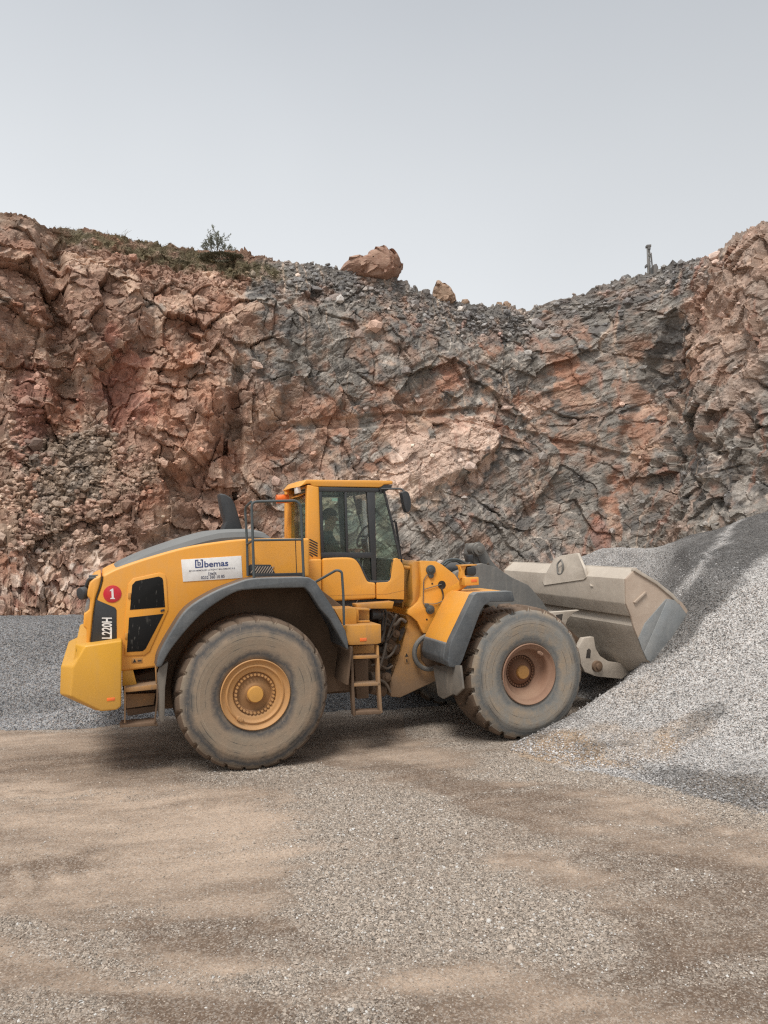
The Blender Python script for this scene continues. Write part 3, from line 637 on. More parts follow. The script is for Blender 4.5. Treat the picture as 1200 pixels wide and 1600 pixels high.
# ---- lamp bracket
for sg in (-1, 1):
    LB = empty('headlight_bracket', (P(736,909,-1.15)[0], sg*1.15, P(736,909,-1.15)[1]), 0, LO)
    def rel(o): o.parent = LB; o.matrix_parent_inverse = Matrix.Translation(-LB.location); return o
    bm = bmesh.new(); p0 = P3(693,931,-.68); p1 = P3(727,909,-1.1)
    q0 = [(p0.x,sg*.68,p0.z+.07),(p0.x,sg*.68,p0.z-.07),(p0.x+.05,sg*.68,p0.z-.07),(p0.x+.05,sg*.68,p0.z+.07)]
    q1 = [(p1.x,sg*1.1,p1.z+.06),(p1.x,sg*1.1,p1.z-.05),(p1.x+.05,sg*1.1,p1.z-.05),(p1.x+.05,sg*1.1,p1.z+.06)]
    add_loft(bm, [q0,q1]); rel(finish(bm, 'bracket_arm', 'yellow', None, bev=.006))
    bm = bmesh.new(); add_prism(bm, pp([(726,902.5),(748,901.5),(748.5,914),(726.5,915.5)], -1.2), sg*1.2, sg*1.02); rel(finish(bm, 'bracket_box', 'yellow', None, bev=.008))
    bm = bmesh.new(); add_prism(bm, pp([(718.5,884.5),(729,884),(728,888),(726,892),(726.5,899),(730,901.5),(719,904),(720.5,893)], -1.13), sg*1.13, sg*1.05); rel(finish(bm, 'lamp_post', 'yellow', None, bev=.006))
    bm = bmesh.new(); add_prism(bm, pp([(736.5,905.2),(745.5,904.8),(745.5,909),(736.5,909.4)], -1.206), sg*1.206, sg*1.19); rel(finish(bm, 'reflector', 'orange', None, bev=.002))
    bm = bmesh.new(); add_prism(bm, pp([(728,886),(741,884.5),(743,890),(742,898),(738,900),(729,899)], -1.12), sg*1.16, sg*.98); rel(finish(bm, 'headlight', 'black', None, bev=.02, seg=3))
    bm = bmesh.new(); add_prism(bm, pp([(719,883),(743,881.5),(743,883.5),(719,885)], -1.12), sg*1.16, sg*.98); rel(finish(bm, 'lamp_hood', 'yellow_dirty', None, bev=.004))

# ---- lift arms and linkage
arm = [(742,849),(752,850),(759,860),(766,874),(778,888),(798,902),(824,914),(846,940),(868,975),(895,1003),(930,1020),(942,1036),(938,1050),(920,1050),(880,1035),(840,1010),(800,975),(760,945),(716,935),(704,915),(712,900),(735,893),(742,880),(738,866)]
arm2 = [(700,905),(712,893),(735,885),(752,880),(775,887),(798,902),(824,914),(846,940),(868,975),(895,1003),(930,1020),(942,1036),(938,1050),(920,1050),(880,1035),(840,1010),(800,975),(760,945),(716,940),(700,925)]
for sg in (-1, 1):
    bm = bmesh.new(); add_prism(bm, pp(arm2, -.52), sg*.56, sg*.42); finish(bm, 'lift_arm', 'greysteel', LO, bev=.012)
bm = bmesh.new(); add_prism(bm, pp(arm, -.3), -.32, .02); finish(bm, 'bell_crank', 'greysteel', LO, bev=.012)
bm = bmesh.new(); c = P(744,858,-.3); add_disc(bm, c, .095, -.42, -.16, 28); add_disc(bm, c, .11, -.36, -.335, 28); add_disc(bm, c, .05, -.45, -.1, 16); finish(bm, 'linkage_pin', 'greysteel', LO, bev=.006)
bm = bmesh.new(); add_tube(bm, [P3(690,892,-.15), P3(726,893,-.15)], .13, 18); add_tube(bm, [P3(726,893,-.15), P3(742,870,-.15)], .05, 12); finish(bm, 'tilt_cylinder', 'black', LO, bev=.01)
for k, pts in enumerate(([(694,884),(702,877),(714,876),(722,882)], [(740,882),(748,892),(760,897),(768,893),(762,880)], [(746,866),(752,882),(764,894),(772,890)], [(738,874),(744,890),(756,893),(766,885)], [(690,883),(700,874),(716,874),(727,880)])):
    tube('hydraulic_hose', [P3(x,y,-.36-.02*k) for x,y in pts], .018, 'hose' if k not in (0,4) else 'rail', LO, rnd=.12, seg=8)
bm = bmesh.new(); add_box(bm, (P(729,872,-.4)[0],-.46,P(729,878,-.4)[1]), (P(737,872,-.4)[0],-.36,P(729,867,-.4)[1])); finish(bm, 'work_lamp', 'black', LO, bev=.012)

# ---- bucket
BV = -1.70
BK = empty('bucket', P3(960,1010,BV)+Vector((0,1.7,0)), 0, LO)
def bk(o): o.parent = BK; o.matrix_parent_inverse = Matrix.Translation(-BK.location); return o
prof = [(992,887.5),(975.5,904.5),(976,943),(984,963)] + catmull([(984,963),(989,982),(997,1001),(1006,1022),(1015,1042),(1028,1059),(1046,1069)], 5)[1:]
uz = pp(prof, BV); tipu = uz[-1][0]+1.15; tip = (tipu, uz[-1][1]-.03)
floor_ = [(uz[-1][0]+.18, uz[-1][1]-.06), tip]
outer = uz + floor_
lowrun = [(uz[0][0], uz[0][1]), (uz[0][0]+.02, uz[1][1]), (uz[3][0]+.13, (uz[2][1]+uz[3][1])/2+.05)] + [(q[0]+.10*max(0,1-i/4), q[1]) for i, q in enumerate(outer[3:])]
bm = bmesh.new(); add_prism(bm, strip_uz([(q[0], q[1]) for q in lowrun[::-1]], .035)[::-1], BV, -BV); bk(finish(bm, 'bucket_shell', 'bucket', None, smooth=30))
bm = bmesh.new(); add_prism(bm, uz[:4]+[(uz[3][0]+.06, uz[3][1]+.0), (uz[0][0]+.03, uz[1][1]-.05)], BV+.001, -BV-.001); bk(finish(bm, 'lip_beam', 'bucket', None, bev=.014, seg=2, smooth=14))
# box beam behind the lip: its own closed section across the full width
up_ = P(1063,941,BV)
side = uz + [floor_[0], tip, (tipu-.05, tip[1]+.12), (up_[0]+.05, up_[1]-.05), up_]
for sg in (-1, 1):
    bm = bmesh.new(); add_prism(bm, side, sg*1.70, sg*1.735); bk(finish(bm, 'side_plate', 'bucketside', None, bev=.006))
    rimb = pp([(992,887.5),(1027,908),(1052,928),(1063,941),(1060,944),(1050,933),(1026,913),(991,892)], -1.76)
    bm = bmesh.new(); add_prism(bm, rimb, sg*1.76, sg*1.69); bk(finish(bm, 'side_rim', 'bucket', None, bev=.005))
    wp = pp([(1043,935.5),(1056,938),(1062,945)], -1.75) + [(tipu-.02, tip[1]+.1),(tipu-.1, tip[1]-.02)] + pp([(1016,1034),(1011,1031),(1006,1020)], -1.75)
    bm = bmesh.new(); add_prism(bm, wp, sg*1.757, sg*1.73); bk(finish(bm, 'wear_plate', 'wornsteel', None, bev=.006))
    wq = pp([(1041,936),(1043,935.5),(1006,1020),(1003,1013),(998,998),(1008,974)], -1.75)
    bm = bmesh.new(); add_prism(bm, wq, sg*1.750, sg*1.73); bk(finish(bm, 'wear_plate', 'wornsteel', None, bev=.004))
    bm = bmesh.new(); add_prism(bm, pp([(990,941),(1008,924),(1010.5,925.5),(993,943)], -1.75), sg*1.765, sg*1.73); bk(finish(bm, 'weld_rib', 'bucketside', None, bev=.004))
# spill guard on the middle of the lip and the shackle on it
lu, lz = uz[0]
g = [Pu(x, y, lu-.02 if y < 885 else uz[1][0]-.015) for x, y in ((846,907),(853,896),(866,872),(876,868),(902,864),(906,874),(912,888),(916,902),(912,906),(850,915))]
bm = bmesh.new(); A = [bm.verts.new(p) for p in g]; B = [bm.verts.new(p+Vector((.05,0,0))) for p in g]
bm.faces.new(A); bm.faces.new(B[::-1])
for i in range(len(A)): bm.faces.new((A[i],B[i],B[(i+1)%len(A)],A[(i+1)%len(A)]))
sgd = bk(finish(bm, 'spill_guard', 'bucket', None, bev=.008))
cc = Pu(878,886,(lu+uz[1][0])/2-.06)
bm = bmesh.new(); add_tube(bm, round_path([cc+Vector((0,.02,.12)),cc+Vector((-.03,.09,.05)),cc+Vector((-.05,.05,-.11)),cc+Vector((-.04,-.05,-.12)),cc+Vector((-.02,-.07,.04)),cc+Vector((0,.02,.12))], .04), .015, 8); bk(finish(bm, 'lifting_shackle', 'greysteel', None))
bm = bmesh.new(); p = Pu(905,882,lu-.03); q = Pu(924,916,uz[1][0]-.02)
add_loft(bm, [[p+Vector((0,.02,0)),p+Vector((0,-.02,0)),p+Vector((.04,-.02,-.02)),p+Vector((.04,.02,-.02))],[q+Vector((0,.02,0)),q+Vector((0,-.02,0)),q+Vector((.1,-.02,-.02)),q+Vector((.1,.02,-.02))]]); bk(finish(bm, 'gusset', 'bucket', None))
# hinge plates under the bucket
lowp = [(912,997),(928,995),(931,1013),(938,1025),(952,1034),(1000,1040),(985,1050),(972,1061),(932,1057),(914,1050),(904,1030),(904,1012)]
uph = [(862,957),(908,953.5),(898,958),(889,968),(884,982),(884,1006),(872,1000),(866,975)]
for vv in (-1.02, .9):
    bm = bmesh.new(); add_prism(bm, pp(lowp, -1.02), vv, vv+.10); hp_ = bk(finish(bm, 'hinge_plate', 'bucket', None, bev=.01))
    bm = bmesh.new(); add_disc(bm, P(933,1041,-1.04), .085, vv-.05, vv+.12, 24); add_disc(bm, P(933,1041,-1.04), .05, vv-.085, vv+.12, 12); bk(finish(bm, 'hinge_pin', 'brown', None, bev=.008))
    bm = bmesh.new(); add_prism(bm, pp([(915.5,1028),(917,1016),(920,1013),(923,1016),(922,1028)], -1.02), vv-.004, vv+.05); bk(finish(bm, 'hinge_slot_shade', 'dark', None, smooth=0))  # dark plate laid on the hinge plate as the slot's shade
    bm = bmesh.new(); add_prism(bm, pp(uph, -.85), vv+.2, vv+.3); bk(finish(bm, 'upper_hinge_plate', 'bucket', None, bev=.01))
    bm = bmesh.new(); add_prism(bm, pp([(870,961),(881,959.5),(879,972),(873,968)], -.85), vv+.196, vv+.22); bk(finish(bm, 'hinge_slot_shade', 'dark', None, smooth=0))  # upper slot's shade, again a dark plate on the surface
bm = bmesh.new(); add_tube(bm, [P3(884,990,-.6), P3(905,1010,-.6)], .09, 16); bk(finish(bm, 'tilt_link', 'brown', None, bev=.01))

# ================================================================== THE OPERATOR
def skin_body(name, verts, edges, radii, mat, sub=2):
    me = bpy.data.meshes.new(name); me.from_pydata(verts, edges, []); o = bpy.data.objects.new(name, me); COL.objects.link(o)
    m = o.modifiers.new('Skin', 'SKIN'); m.use_smooth_shade = True
    for i, r in enumerate(radii): me.skin_vertices[0].data[i].radius = (r, r)
    me.skin_vertices[0].data[0].use_root = True
    s = o.modifiers.new('Sub', 'SUBSURF'); s.levels = sub; s.render_levels = sub
    dg = bpy.context.evaluated_depsgraph_get(); m2 = bpy.data.meshes.new_from_object(o.evaluated_get(dg)); bpy.data.objects.remove(o)
    m2.materials.clear(); m2.materials.append(M[mat]); o = bpy.data.objects.new(name, m2); COL.objects.link(o); return o
hu, hz = P(517.5,813,0.0)
def body():
    V, E, Rr = [], [], []
    def add(p, r, par=None):
        V.append(p); Rr.append(r)
        if par is not None: E.append((par, len(V)-1))
        return len(V)-1
    b = hu-.06; sz = hz-.72
    pel = add((b-.02,0,sz),.15); bel = add((b-.03,0,sz+.2),.145,pel); ch = add((b-.02,0,sz+.40),.15,bel); nk = add((b+.01,0,sz+.55),.065,ch); hd0 = add((b+.04,0,sz+.64),.075,nk); hd1 = add((b+.05,0,sz+.74),.1,hd0); hd2 = add((b+.045,0,sz+.82),.08,hd1)
    for sg in (-1, 1):
        sh = add((b-.02,sg*.18,sz+.46),.075,ch); el = add((b+.12,sg*.27,sz+.2),.05,sh); wr = add((b+.36,sg*.18,sz+.24),.032,el); pm = add((b+.43,sg*.16,sz+.27),.036,wr)
        for k in range(4):
            f1 = add((b+.48,sg*(.16+(.03-.02*k)),sz+.285+.004*k),.0095,pm); f2 = add((b+.515-.004*abs(k-1.5),sg*(.16+(.032-.021*k)),sz+.27),.0088,f1); add((b+.515,sg*(.16+(.032-.021*k)),sz+.24),.008,f2)
        t1 = add((b+.43,sg*.115,sz+.29),.010,pm); add((b+.47,sg*.10,sz+.30),.009,t1)
        hp = add((b+.05,sg*.10,sz-.03),.10,pel); kn = add((b+.48,sg*.15,sz+.0),.07,hp); an = add((b+.55,sg*.14,sz-.40),.045,kn); add((b+.68,sg*.14,sz-.45),.04,an)
    return skin_body('person', V, E, Rr, 'shirt')
PE = body(); bx, by = R0.x, R0.y
PE.location = R0; PE.rotation_euler = (0,0,T)
PE.data.materials.append(M['skin'])
hb = hu-.06; hsz = hz-.72
for f in PE.data.polygons:
    c = f.center
    if c.z > hsz+.56 or (c.x > hb+.36 and c.z > hsz+.15): f.material_index = 1
tag(PE, 'person in a dark shirt sitting in the loader cab behind the tinted side window', 'person')
bm = bmesh.new(); bmesh.ops.create_uvsphere(bm, u_segments=24, v_segments=16, radius=.112)
for v in list(bm.verts):
    if v.co.z < -.02 and v.co.x > -.03 or v.co.z < -.07: bm.verts.remove(v)
for v in bm.verts: v.co = Vector((v.co.x*1.08+hb+.035, v.co.y*.92, v.co.z+hsz+.79))
finish(bm, 'hair', 'hair', PE)
bm = bmesh.new(); c = Vector((hb+.155,0,hsz+.735))
add_loft(bm, [[c+Vector((-.02,.014,.03)),c+Vector((-.02,-.014,.03)),c+Vector((-.02,-.018,-.025)),c+Vector((-.02,.018,-.025))],[c+Vector((.006,.005,.02)),c+Vector((.006,-.005,.02)),c+Vector((.022,-.013,-.02)),c+Vector((.022,.013,-.02))]]); finish(bm, 'nose', 'skin', PE, bev=.005)

# ================================================================== NOISE TOOLS
def h2(ix, iy, seed):
    x = (ix.astype(np.int64)*374761393 + iy.astype(np.int64)*668265263 + seed*1442695041) & 0xffffffff
    x = ((x ^ (x >> 13))*1274126177) & 0xffffffff; x = ((x ^ (x >> 16))*2246822519) & 0xffffffff
    return ((x ^ (x >> 15)) & 0xffffff)/float(0x1000000)
def pn(x, y, seed=0):
    ix, iy = np.floor(x), np.floor(y); fx, fy = x-ix, y-iy
    ux, uy = fx*fx*fx*(fx*(fx*6-15)+10), fy*fy*fy*(fy*(fy*6-15)+10)
    def g(a, b):
        an = h2(ix+a, iy+b, seed)*2*np.pi; return np.cos(an)*(fx-a)+np.sin(an)*(fy-b)
    a = g(0,0)*(1-ux)+g(1,0)*ux; b = g(0,1)*(1-ux)+g(1,1)*ux
    return (a*(1-uy)+b*uy)*1.5
def fbm(x, y, o=5, seed=0, g=.5, lac=2.03):
    s = 0; a = 1; t = 0
    for i in range(o):
        s = s + a*pn(x, y, seed+i*17); t += a; a *= g; x = x*lac+3.1; y = y*lac+1.7
    return s/t
def facet(x, y, seed, tilt=1.0, jit=.9):
    ix, iy = np.floor(x), np.floor(y); d1 = np.full(x.shape, 9.); d2 = np.full(x.shape, 9.); val = np.zeros(x.shape); hh = np.zeros(x.shape)
    for a in (-1,0,1):
        for b in (-1,0,1):
            cx, cy = ix+a, iy+b
            qx = cx+.5+(h2(cx,cy,seed)-.5)*jit; qy = cy+.5+(h2(cx,cy,seed+1)-.5)*jit
            dx, dy = x-qx, y-qy; d = dx*dx+dy*dy
            tx = (h2(cx,cy,seed+2)-.5)*2*tilt; ty = (h2(cx,cy,seed+3)-.5)*2*tilt; of = (h2(cx,cy,seed+4)-.5)*.5
            n = d < d1; d2 = np.where(n, d1, np.minimum(d2, d)); d1 = np.where(n, d, d1)
            val = np.where(n, of+tx*dx+ty*dy, val); hh = np.where(n, h2(cx,cy,seed+5), hh)
    return val, np.sqrt(d2)-np.sqrt(d1), hh
def sst(x, a, b):
    t = np.clip((x-a)/(b-a), 0, 1); return t*t*(3-2*t)
def grid_mesh(name, X, Y, Z, mat, attrs=None, smooth=True):
    r, c = X.shape
    co = np.stack([X, Y, Z], -1).reshape(-1, 3).astype(np.float32)
    i = np.arange(r*c).reshape(r, c); q = np.stack([i[:-1,:-1], i[:-1,1:], i[1:,1:], i[1:,:-1]], -1).reshape(-1, 4).astype(np.int32)
    return raw_mesh(name, co, q, mat, attrs, smooth)
def raw_mesh(name, co, q, mat, attrs=None, smooth=True):
    me = bpy.data.meshes.new(name); n, m, k = len(co), len(q), q.shape[1]
    me.vertices.add(n); me.vertices.foreach_set('co', co.astype(np.float32).ravel())
    me.loops.add(m*k); me.loops.foreach_set('vertex_index', q.astype(np.int32).ravel())
    me.polygons.add(m); me.polygons.foreach_set('loop_start', np.arange(0, m*k, k, dtype=np.int32))
    me.polygons.foreach_set('use_smooth', np.full(m, smooth))
    me.update(calc_edges=True)
    for nm, arr in (attrs or {}).items():
        if arr.ndim == 1:
            a = me.attributes.new(nm, 'FLOAT', 'POINT'); a.data.foreach_set('value', arr.astype(np.float32))
        else:
            a = me.attributes.new(nm, 'FLOAT_COLOR', 'POINT'); a.data.foreach_set('color', np.concatenate([arr, np.ones((len(arr),1))], 1).astype(np.float32).ravel())
    if isinstance(mat, str): mat = M[mat]
    me.materials.append(mat); o = bpy.data.objects.new(name, me); COL.objects.link(o); return o
def proj(X, Y, Z):
    zc = (Z-H); dpt = Y*cp + zc*sp; up = zc*cp - Y*sp
    return 600+F*X/dpt, 800-F*up/dpt

# ================================================================== QUARRY CLIFF
path = np.array(catmull([(-62,18),(-47,33),(-36,45),(-28.5,54),(-20,58),(-10,61),(2,64),(12,67.5),(18.5,69),(23,66),(26.5,59),(29.5,53),(33,45),(38,36),(46,26)], 20))
seg = np.r_[0, np.cumsum(np.hypot(*np.diff(path, axis=0).T))]; TOT = seg[-1]
NC, NR, NB = 1300, 440, 24
# more columns where the photo looks
sl = np.linspace(0, TOT, 4000); pxs = np.interp(sl, seg, path[:,0]); pys = np.interp(sl, seg, path[:,1])
vis = (np.abs(pxs/np.maximum(pys,1)) < .62); dens = np.where(vis, 1.0, .3); cum = np.r_[0, np.cumsum(dens[:-1])]; cum /= cum[-1]
sc = np.interp(np.linspace(0,1,NC), cum, sl)
bx_ = np.interp(sc, seg, path[:,0]); by_ = np.interp(sc, seg, path[:,1])
tx = np.gradient(bx_, sc); ty = np.gradient(by_, sc); k = np.hypot(tx, ty); tx /= k; ty /= k
kern = np.hanning(61); kern /= kern.sum()
nx, ny = ty.copy(), -tx.copy()                     # towards the pit
nx = np.convolve(np.pad(nx,30,'edge'), kern, 'valid'); ny = np.convolve(np.pad(ny,30,'edge'), kern, 'valid')
sky = np.array([(-900,250),(-300,300),(-100,328),(0,335),(30,338),(58,347),(80,356),(130,357),(180,368),(240,380),(310,389),(375,392),(412,401),(440,408),(500,413),(530,420),(560,424),(620,436),(650,450),(676,463),(720,473),(760,477),(800,480),(825,485),(845,476),(870,467),(905,462),(930,452),(975,434),(1000,430),(1020,427),(1050,412),(1080,405),(1112,399),(1126,388),(1141,374),(1150,365),(1172,360),(1192,347),(1215,344),(1300,330),(1500,310),(2200,300)])
ZB = -5.0
setb = np.interp(600+F*bx_/by_, [0,300,520,640,760,900,1000,1100,1200], [5.5,8.5,7.5,6.5,6,6,7,5.5,5])
cx_, cy_ = bx_-nx*setb, by_-ny*setb
zc_ = np.full(NC, 22.)
for _ in range(5):
    dpt = cy_*cp+(zc_-H)*sp; pxc = 600+F*cx_/dpt
    ysk = np.interp(pxc, sky[:,0], sky[:,1]); d_ = (800-ysk)/F
    zc_ = H + cy_*(sp+cp*d_)/(cp-sp*d_)
    zc_ = np.clip(zc_, 8, 45)
pxc_ = pxc
t = np.linspace(0,1,NR)[:,None]; hgt = (zc_-ZB)[None,:]
pcol = pxc_[None,:]
topw = np.interp(pcol, [-100,60,120,300,420,560,700,830,960,1080,1130,1300], [.1,.15,.5,1,.8,.55,.5,.5,.6,.3,.05,.05])
toe = np.interp(pcol, [-200,0,130,260,400,560,800,1200], [12,11,9,6,3.5,2,1.5,1.5])
w_top = sst(t, .80, 1.0)
back = setb[None,:]*((1-.62*topw)*t**1.1 + .62*topw*(.32*t + .68*w_top*t)) - toe*np.clip(1-t/.62,0,1)**1.35
Zg = ZB + hgt*t + 0*pcol
sm = sc[None,:] + 0*t; zz = Zg
# --- displacement out of the wall
wx = fbm(sm/5, zz/5, 4, 5)*.9; wy = fbm(sm/5+40, zz/5, 4, 9)*.9
a, b = sm+wx, zz+wy
def rot(x, y, d):
    k = math.radians(d); return x*math.cos(k)+y*math.sin(k), y*math.cos(k)-x*math.sin(k)
rel = np.interp(pcol, [-200,0,330,420,520,640,1000,1100,1300], [1.1,1.1,1.15,.85,.6,.52,.55,.85,.95]) + 0*t
q0 = rot(a, b, 12); q1 = rot(a, b, 24); q2 = rot(a, b, -18); q3 = rot(a+wy*.2, b, 35); q4 = rot(a, b, -30)
f0, e0, c0_ = facet(q0[0]/6.5, q0[1]/7.5, 21, 1.0); f1, e1, c1 = facet(q1[0]/2.6, q1[1]/3.4, 25, 1.15); f2, e2, c2 = facet(q2[0]/1.7, q2[1]/1.25, 31, 1.25)
f3, e3, c3 = facet(q3[0]/.75, q3[1]/.56, 41, 1.3); f4, e4, c4 = facet(q4[0]/.34, q4[1]/.27, 51, 1.3)
n_big = fbm(sm/14, zz/12, 4, 3)
n_st = fbm((sm*.85+zz*.5)/7, (zz*.85-sm*.5)/1.1, 4, 13)       # slanting bands
PX0, PY0 = proj(bx_[None,:]-nx[None,:]*back, by_[None,:]-ny[None,:]*back, Zg)
POOL = [fbm(PX0/55, PY0/55, 4, 100+i) for i in range(11)]
def blob(cx, cy, rx, ry, ang=0, w=.25, seed=0, p=2):
    an = math.radians(ang); dx, dy = PX0-cx, PY0-cy; u_ = (dx*math.cos(an)+dy*math.sin(an))/rx; v_ = (-dx*math.sin(an)+dy*math.cos(an))/ry
    n_ = POOL[seed%11]*w*2.2
    return sst(1.25-np.sqrt(u_*u_+v_*v_)+n_, 0, .5)
disp = rel*(1.0*n_big + 1.5*f0 + 1.0*f1 + .34*f2*np.interp(pcol,[330,450],[1.4,1]) + .14*f3) + .05*f4*(.5+.5*rel) + .30*n_st*np.interp(pcol,[300,520],[.6,1.2])
disp -= rel*.30*np.exp(-(e1/.03)**2)*sst(fbm(sm/5,zz/5,3,61), -.1,.3) + .09*np.exp(-(e2/.05)**2)*rel*sst(fbm(sm/4,zz/4,3,62),-.2,.3) + .02*np.exp(-(e3/.08)**2)
# authored forms: buttresses, gullies, ledges
for (cx,cy,rx,ry,ang,amp,sd) in [(285,640,62,95,0,2.1,1),(160,470,75,110,10,1.3,2),(20,450,60,110,0,1.3,3),(92,520,22,190,-8,-1.6,4),(225,790,48,45,0,1.2,5),(395,560,60,95,5,1.0,6),(365,700,14,130,3,-1.3,7),(700,700,95,45,-35,.9,8),(600,560,160,85,0,.5,9),(600,655,170,9,-4,-.6,10),(860,690,190,8,12,-.4,11),(1010,640,25,150,22,-1.0,12),(1150,560,60,170,10,1.2,13),(900,580,70,90,0,.4,14),(455,700,60,60,0,-.5,15),(120,720,60,70,0,-.6,16),(60,600,34,60,0,1.0,17)]:
    disp += amp*blob(cx,cy,rx,ry,ang,.2,sd)
rubble = sst(PY0-np.interp(PX0, sky[:,0], sky[:,1]), 75, 25)*np.interp(PX0,[380,470,1080,1130],[.3,1,1,.1])
scree = blob(110,760,135,95,-25,.3,71)
soft = np.clip(np.maximum(np.maximum(rubble, scree*.8), blob(250,415,190,32,12,.2,72)), 0, 1)
disp = disp*(1-.62*soft) + soft*(.16*f4+.18*f3)
disp *= 1-.75*sst(t, .93, 1.0)
disp += .05*fbm(sm*4, zz*4, 3, 77)
off = disp-back
Xg = bx_[None,:]+nx[None,:]*off; Yg = by_[None,:]+ny[None,:]*off
Zg = Zg + .18*f3*rel*(1-sst(t,.97,1)) + .25*f4*sst(t,.985,1)*.8 + .35*f3*sst(t,.985,1)*(.15+.85*rubble)
# --- colour of the rock itself
def C(r,g,b):
    f = lambda c: ((c/255+.055)/1.055)**2.4 if c/255 > .04045 else c/255/12.92
    return np.array([f(r),f(g),f(b)])
def mix(a, b, k): return a*(1-k[...,None]) + b*k[...,None]
sh = lambda s_, o=5, sd=0: fbm(sm/s_, zz/s_, o, sd)
red = mix(C(158,122,103)+0*PX0[...,None], C(184,153,131), sst(sh(3,5,200)+.45*(c2-.5), -.15,.4))
red = mix(red, C(150,104,80), sst(sh(4,5,210)+.5*(c1-.5), .05,.45)); red = mix(red, C(130,110,96), sst(sh(2.2,5,220)+.3*(c3-.5), .02,.5)*.75)
grey = mix(C(126,122,117)+0*PX0[...,None], C(97,95,94), sst(sh(3.4,5,230)+.5*(c2-.5), -.05,.35)); grey = mix(grey, C(160,153,146), sst(sh(1.8,5,240)+.4*(c3-.5), .05,.45)*.7)
grey = mix(grey, C(150,122,106), sst(sh(2.4,6,245)+.3*(c3-.5), .0,.42)*.75)
gmask = np.interp(PX0+130*fbm(PX0/150,PY0/150,6,300,.6), [370,500], [0,1])
lowband = sst(PY0+70*fbm(PX0/90,PY0/90,5,301), 560, 700)
gmask = gmask*(1-.22*lowband*np.interp(PX0,[620,800],[1,.4]))
gmask = np.clip(gmask*.92 + .8*blob(470,430,90,32,-15,.5,20) - .62*blob(1150,450,55,130,14,.7,21), 0, 1)
for (cx,cy,rx,ry,ang,wt,sd) in [(0,0,1,1,0,0,0),(765,556,14,45,5,.9,30),(868,560,45,60,-8,.95,31),(890,640,40,55,0,.9,32),(990,580,22,65,10,.9,33),(1005,645,18,40,12,.8,34),(940,830,20,50,-18,.9,35),(700,590,40,50,0,.5,36),(600,520,45,60,25,.75,37),(570,450,35,30,0,.65,38),(640,640,160,45,-6,.85,39),(1060,600,40,140,30,.8,40),(880,700,150,22,10,.7,41),(545,700,110,60,-10,.6,42),(840,760,24,80,8,.4,43),(760,880,12,40,0,.6,44)]:
    gmask = np.clip(gmask - .52*wt*blob(cx,cy,rx,ry,ang,.95,sd), 0, 1)
gk = sst(gmask+.55*sh(1.3,6,310)+.40*sh(5,5,311)+.35*(c3-.5)+.25*(c2-.5), .10,.70)
colr = mix(red, grey, gk)
pink = C(204,174,156); colr = mix(colr, pink, .80*sst(blob(690,712,115,46,-28,.7,50)+.25*sh(.9,5,320), .3,.8))
colr = mix(colr, C(196,170,150), .6*blob(600,760,85,30,0,.8,51)*sst(sh(1.2,5,322),-.2,.3))
colr = mix(colr, C(165,98,80), .4*blob(940,835,16,40,-18,.7,52)); colr = mix(colr, C(140,72,58), .5*blob(45,650,40,55,0,.8,53))
colr = mix(colr, C(160,82,62), .5*blob(190,610,45,60,0,.7,54)); colr = mix(colr, C(196,140,108), .6*blob(285,640,60,95,0,.4,55)*sst(sh(2,4,323),-.3,.3))
colr = mix(colr, C(176,150,134), .6*blob(1165,480,60,140,10,.5,56)); colr = mix(colr, C(140,75,62), .45*blob(60,925,140,28,-6,.8,57)*sst(sh(1.2,5,324),-.1,.3)); colr = mix(colr, C(205,190,178), .55*blob(60,905,140,45,-12,.8,58)*sst(sh(.9,5,325),.0,.3))
colr = mix(colr, C(112,104,94), .85*sst(blob(115,730,75,55,-25,.6,59)+.2*sh(1,4,326), .4,.9)); colr = mix(colr, C(140,118,98), .7*scree*sst(sh(1.6,5,327),-.35,.25))
colr = mix(colr, C(106,104,103), .8*rubble*sst(sh(1.0,5,328)+.2*(c4-.5),-.4,.15)*np.interp(PX0,[380,480,1080,1130],[0,1,1,.0]))
grass = blob(240,395,190,17,11,.35,60)*sst(PX0, 70, 110)
colr = mix(colr, C(94,90,62), .9*grass*sst(sh(1.1,5,329),-.5,.1)); colr = mix(colr, C(116,86,66), .8*blob(395,395,60,14,12,.4,61)); colr = mix(colr, C(112,92,74), .6*blob(30,352,60,14,12,.5,62))
vein = np.exp(-(pn(a/3.1+b*.05, b/7.0, 400)/.022)**2)*sst(sh(6,3,401),-.05,.25)+np.exp(-(pn((a+b)/3.9, (b-a)/6.5, 402)/.016)**2)*sst(sh(5,3,403),.0,.25)
colr = mix(colr, C(208,196,184), np.clip(.55*vein*(.3+.7*gk),0,1))
drip = np.exp(-(pn(a/1.7, b/14, 410)/.05)**2)*sst(sh(5,3,411),.0,.3)*gk
colr = mix(colr, C(186,162,142), np.clip(.75*drip,0,1))
drip2 = np.exp(-(pn(a/.9+7, b/11, 412)/.09)**2)*sst(sh(4,4,413),.0,.3)*gk; colr = mix(colr, C(74,73,74), np.clip(.55*drip2,0,1))
drip3 = np.exp(-(pn(a/2.3+3, b/9, 414)/.07)**2)*sst(sh(4,4,415),.02,.3)*sst(PX0,560,680); colr = mix(colr, C(164,112,90), np.clip(.6*drip3,0,1))
colr = colr*(1+.22*(c3-.5)+.24*(c2-.5)+.20*(c4-.5)+.18*(c1-.5))[...,None]*(1+.30*fbm(sm*1.6,zz*1.6,5,420,.65))[...,None]
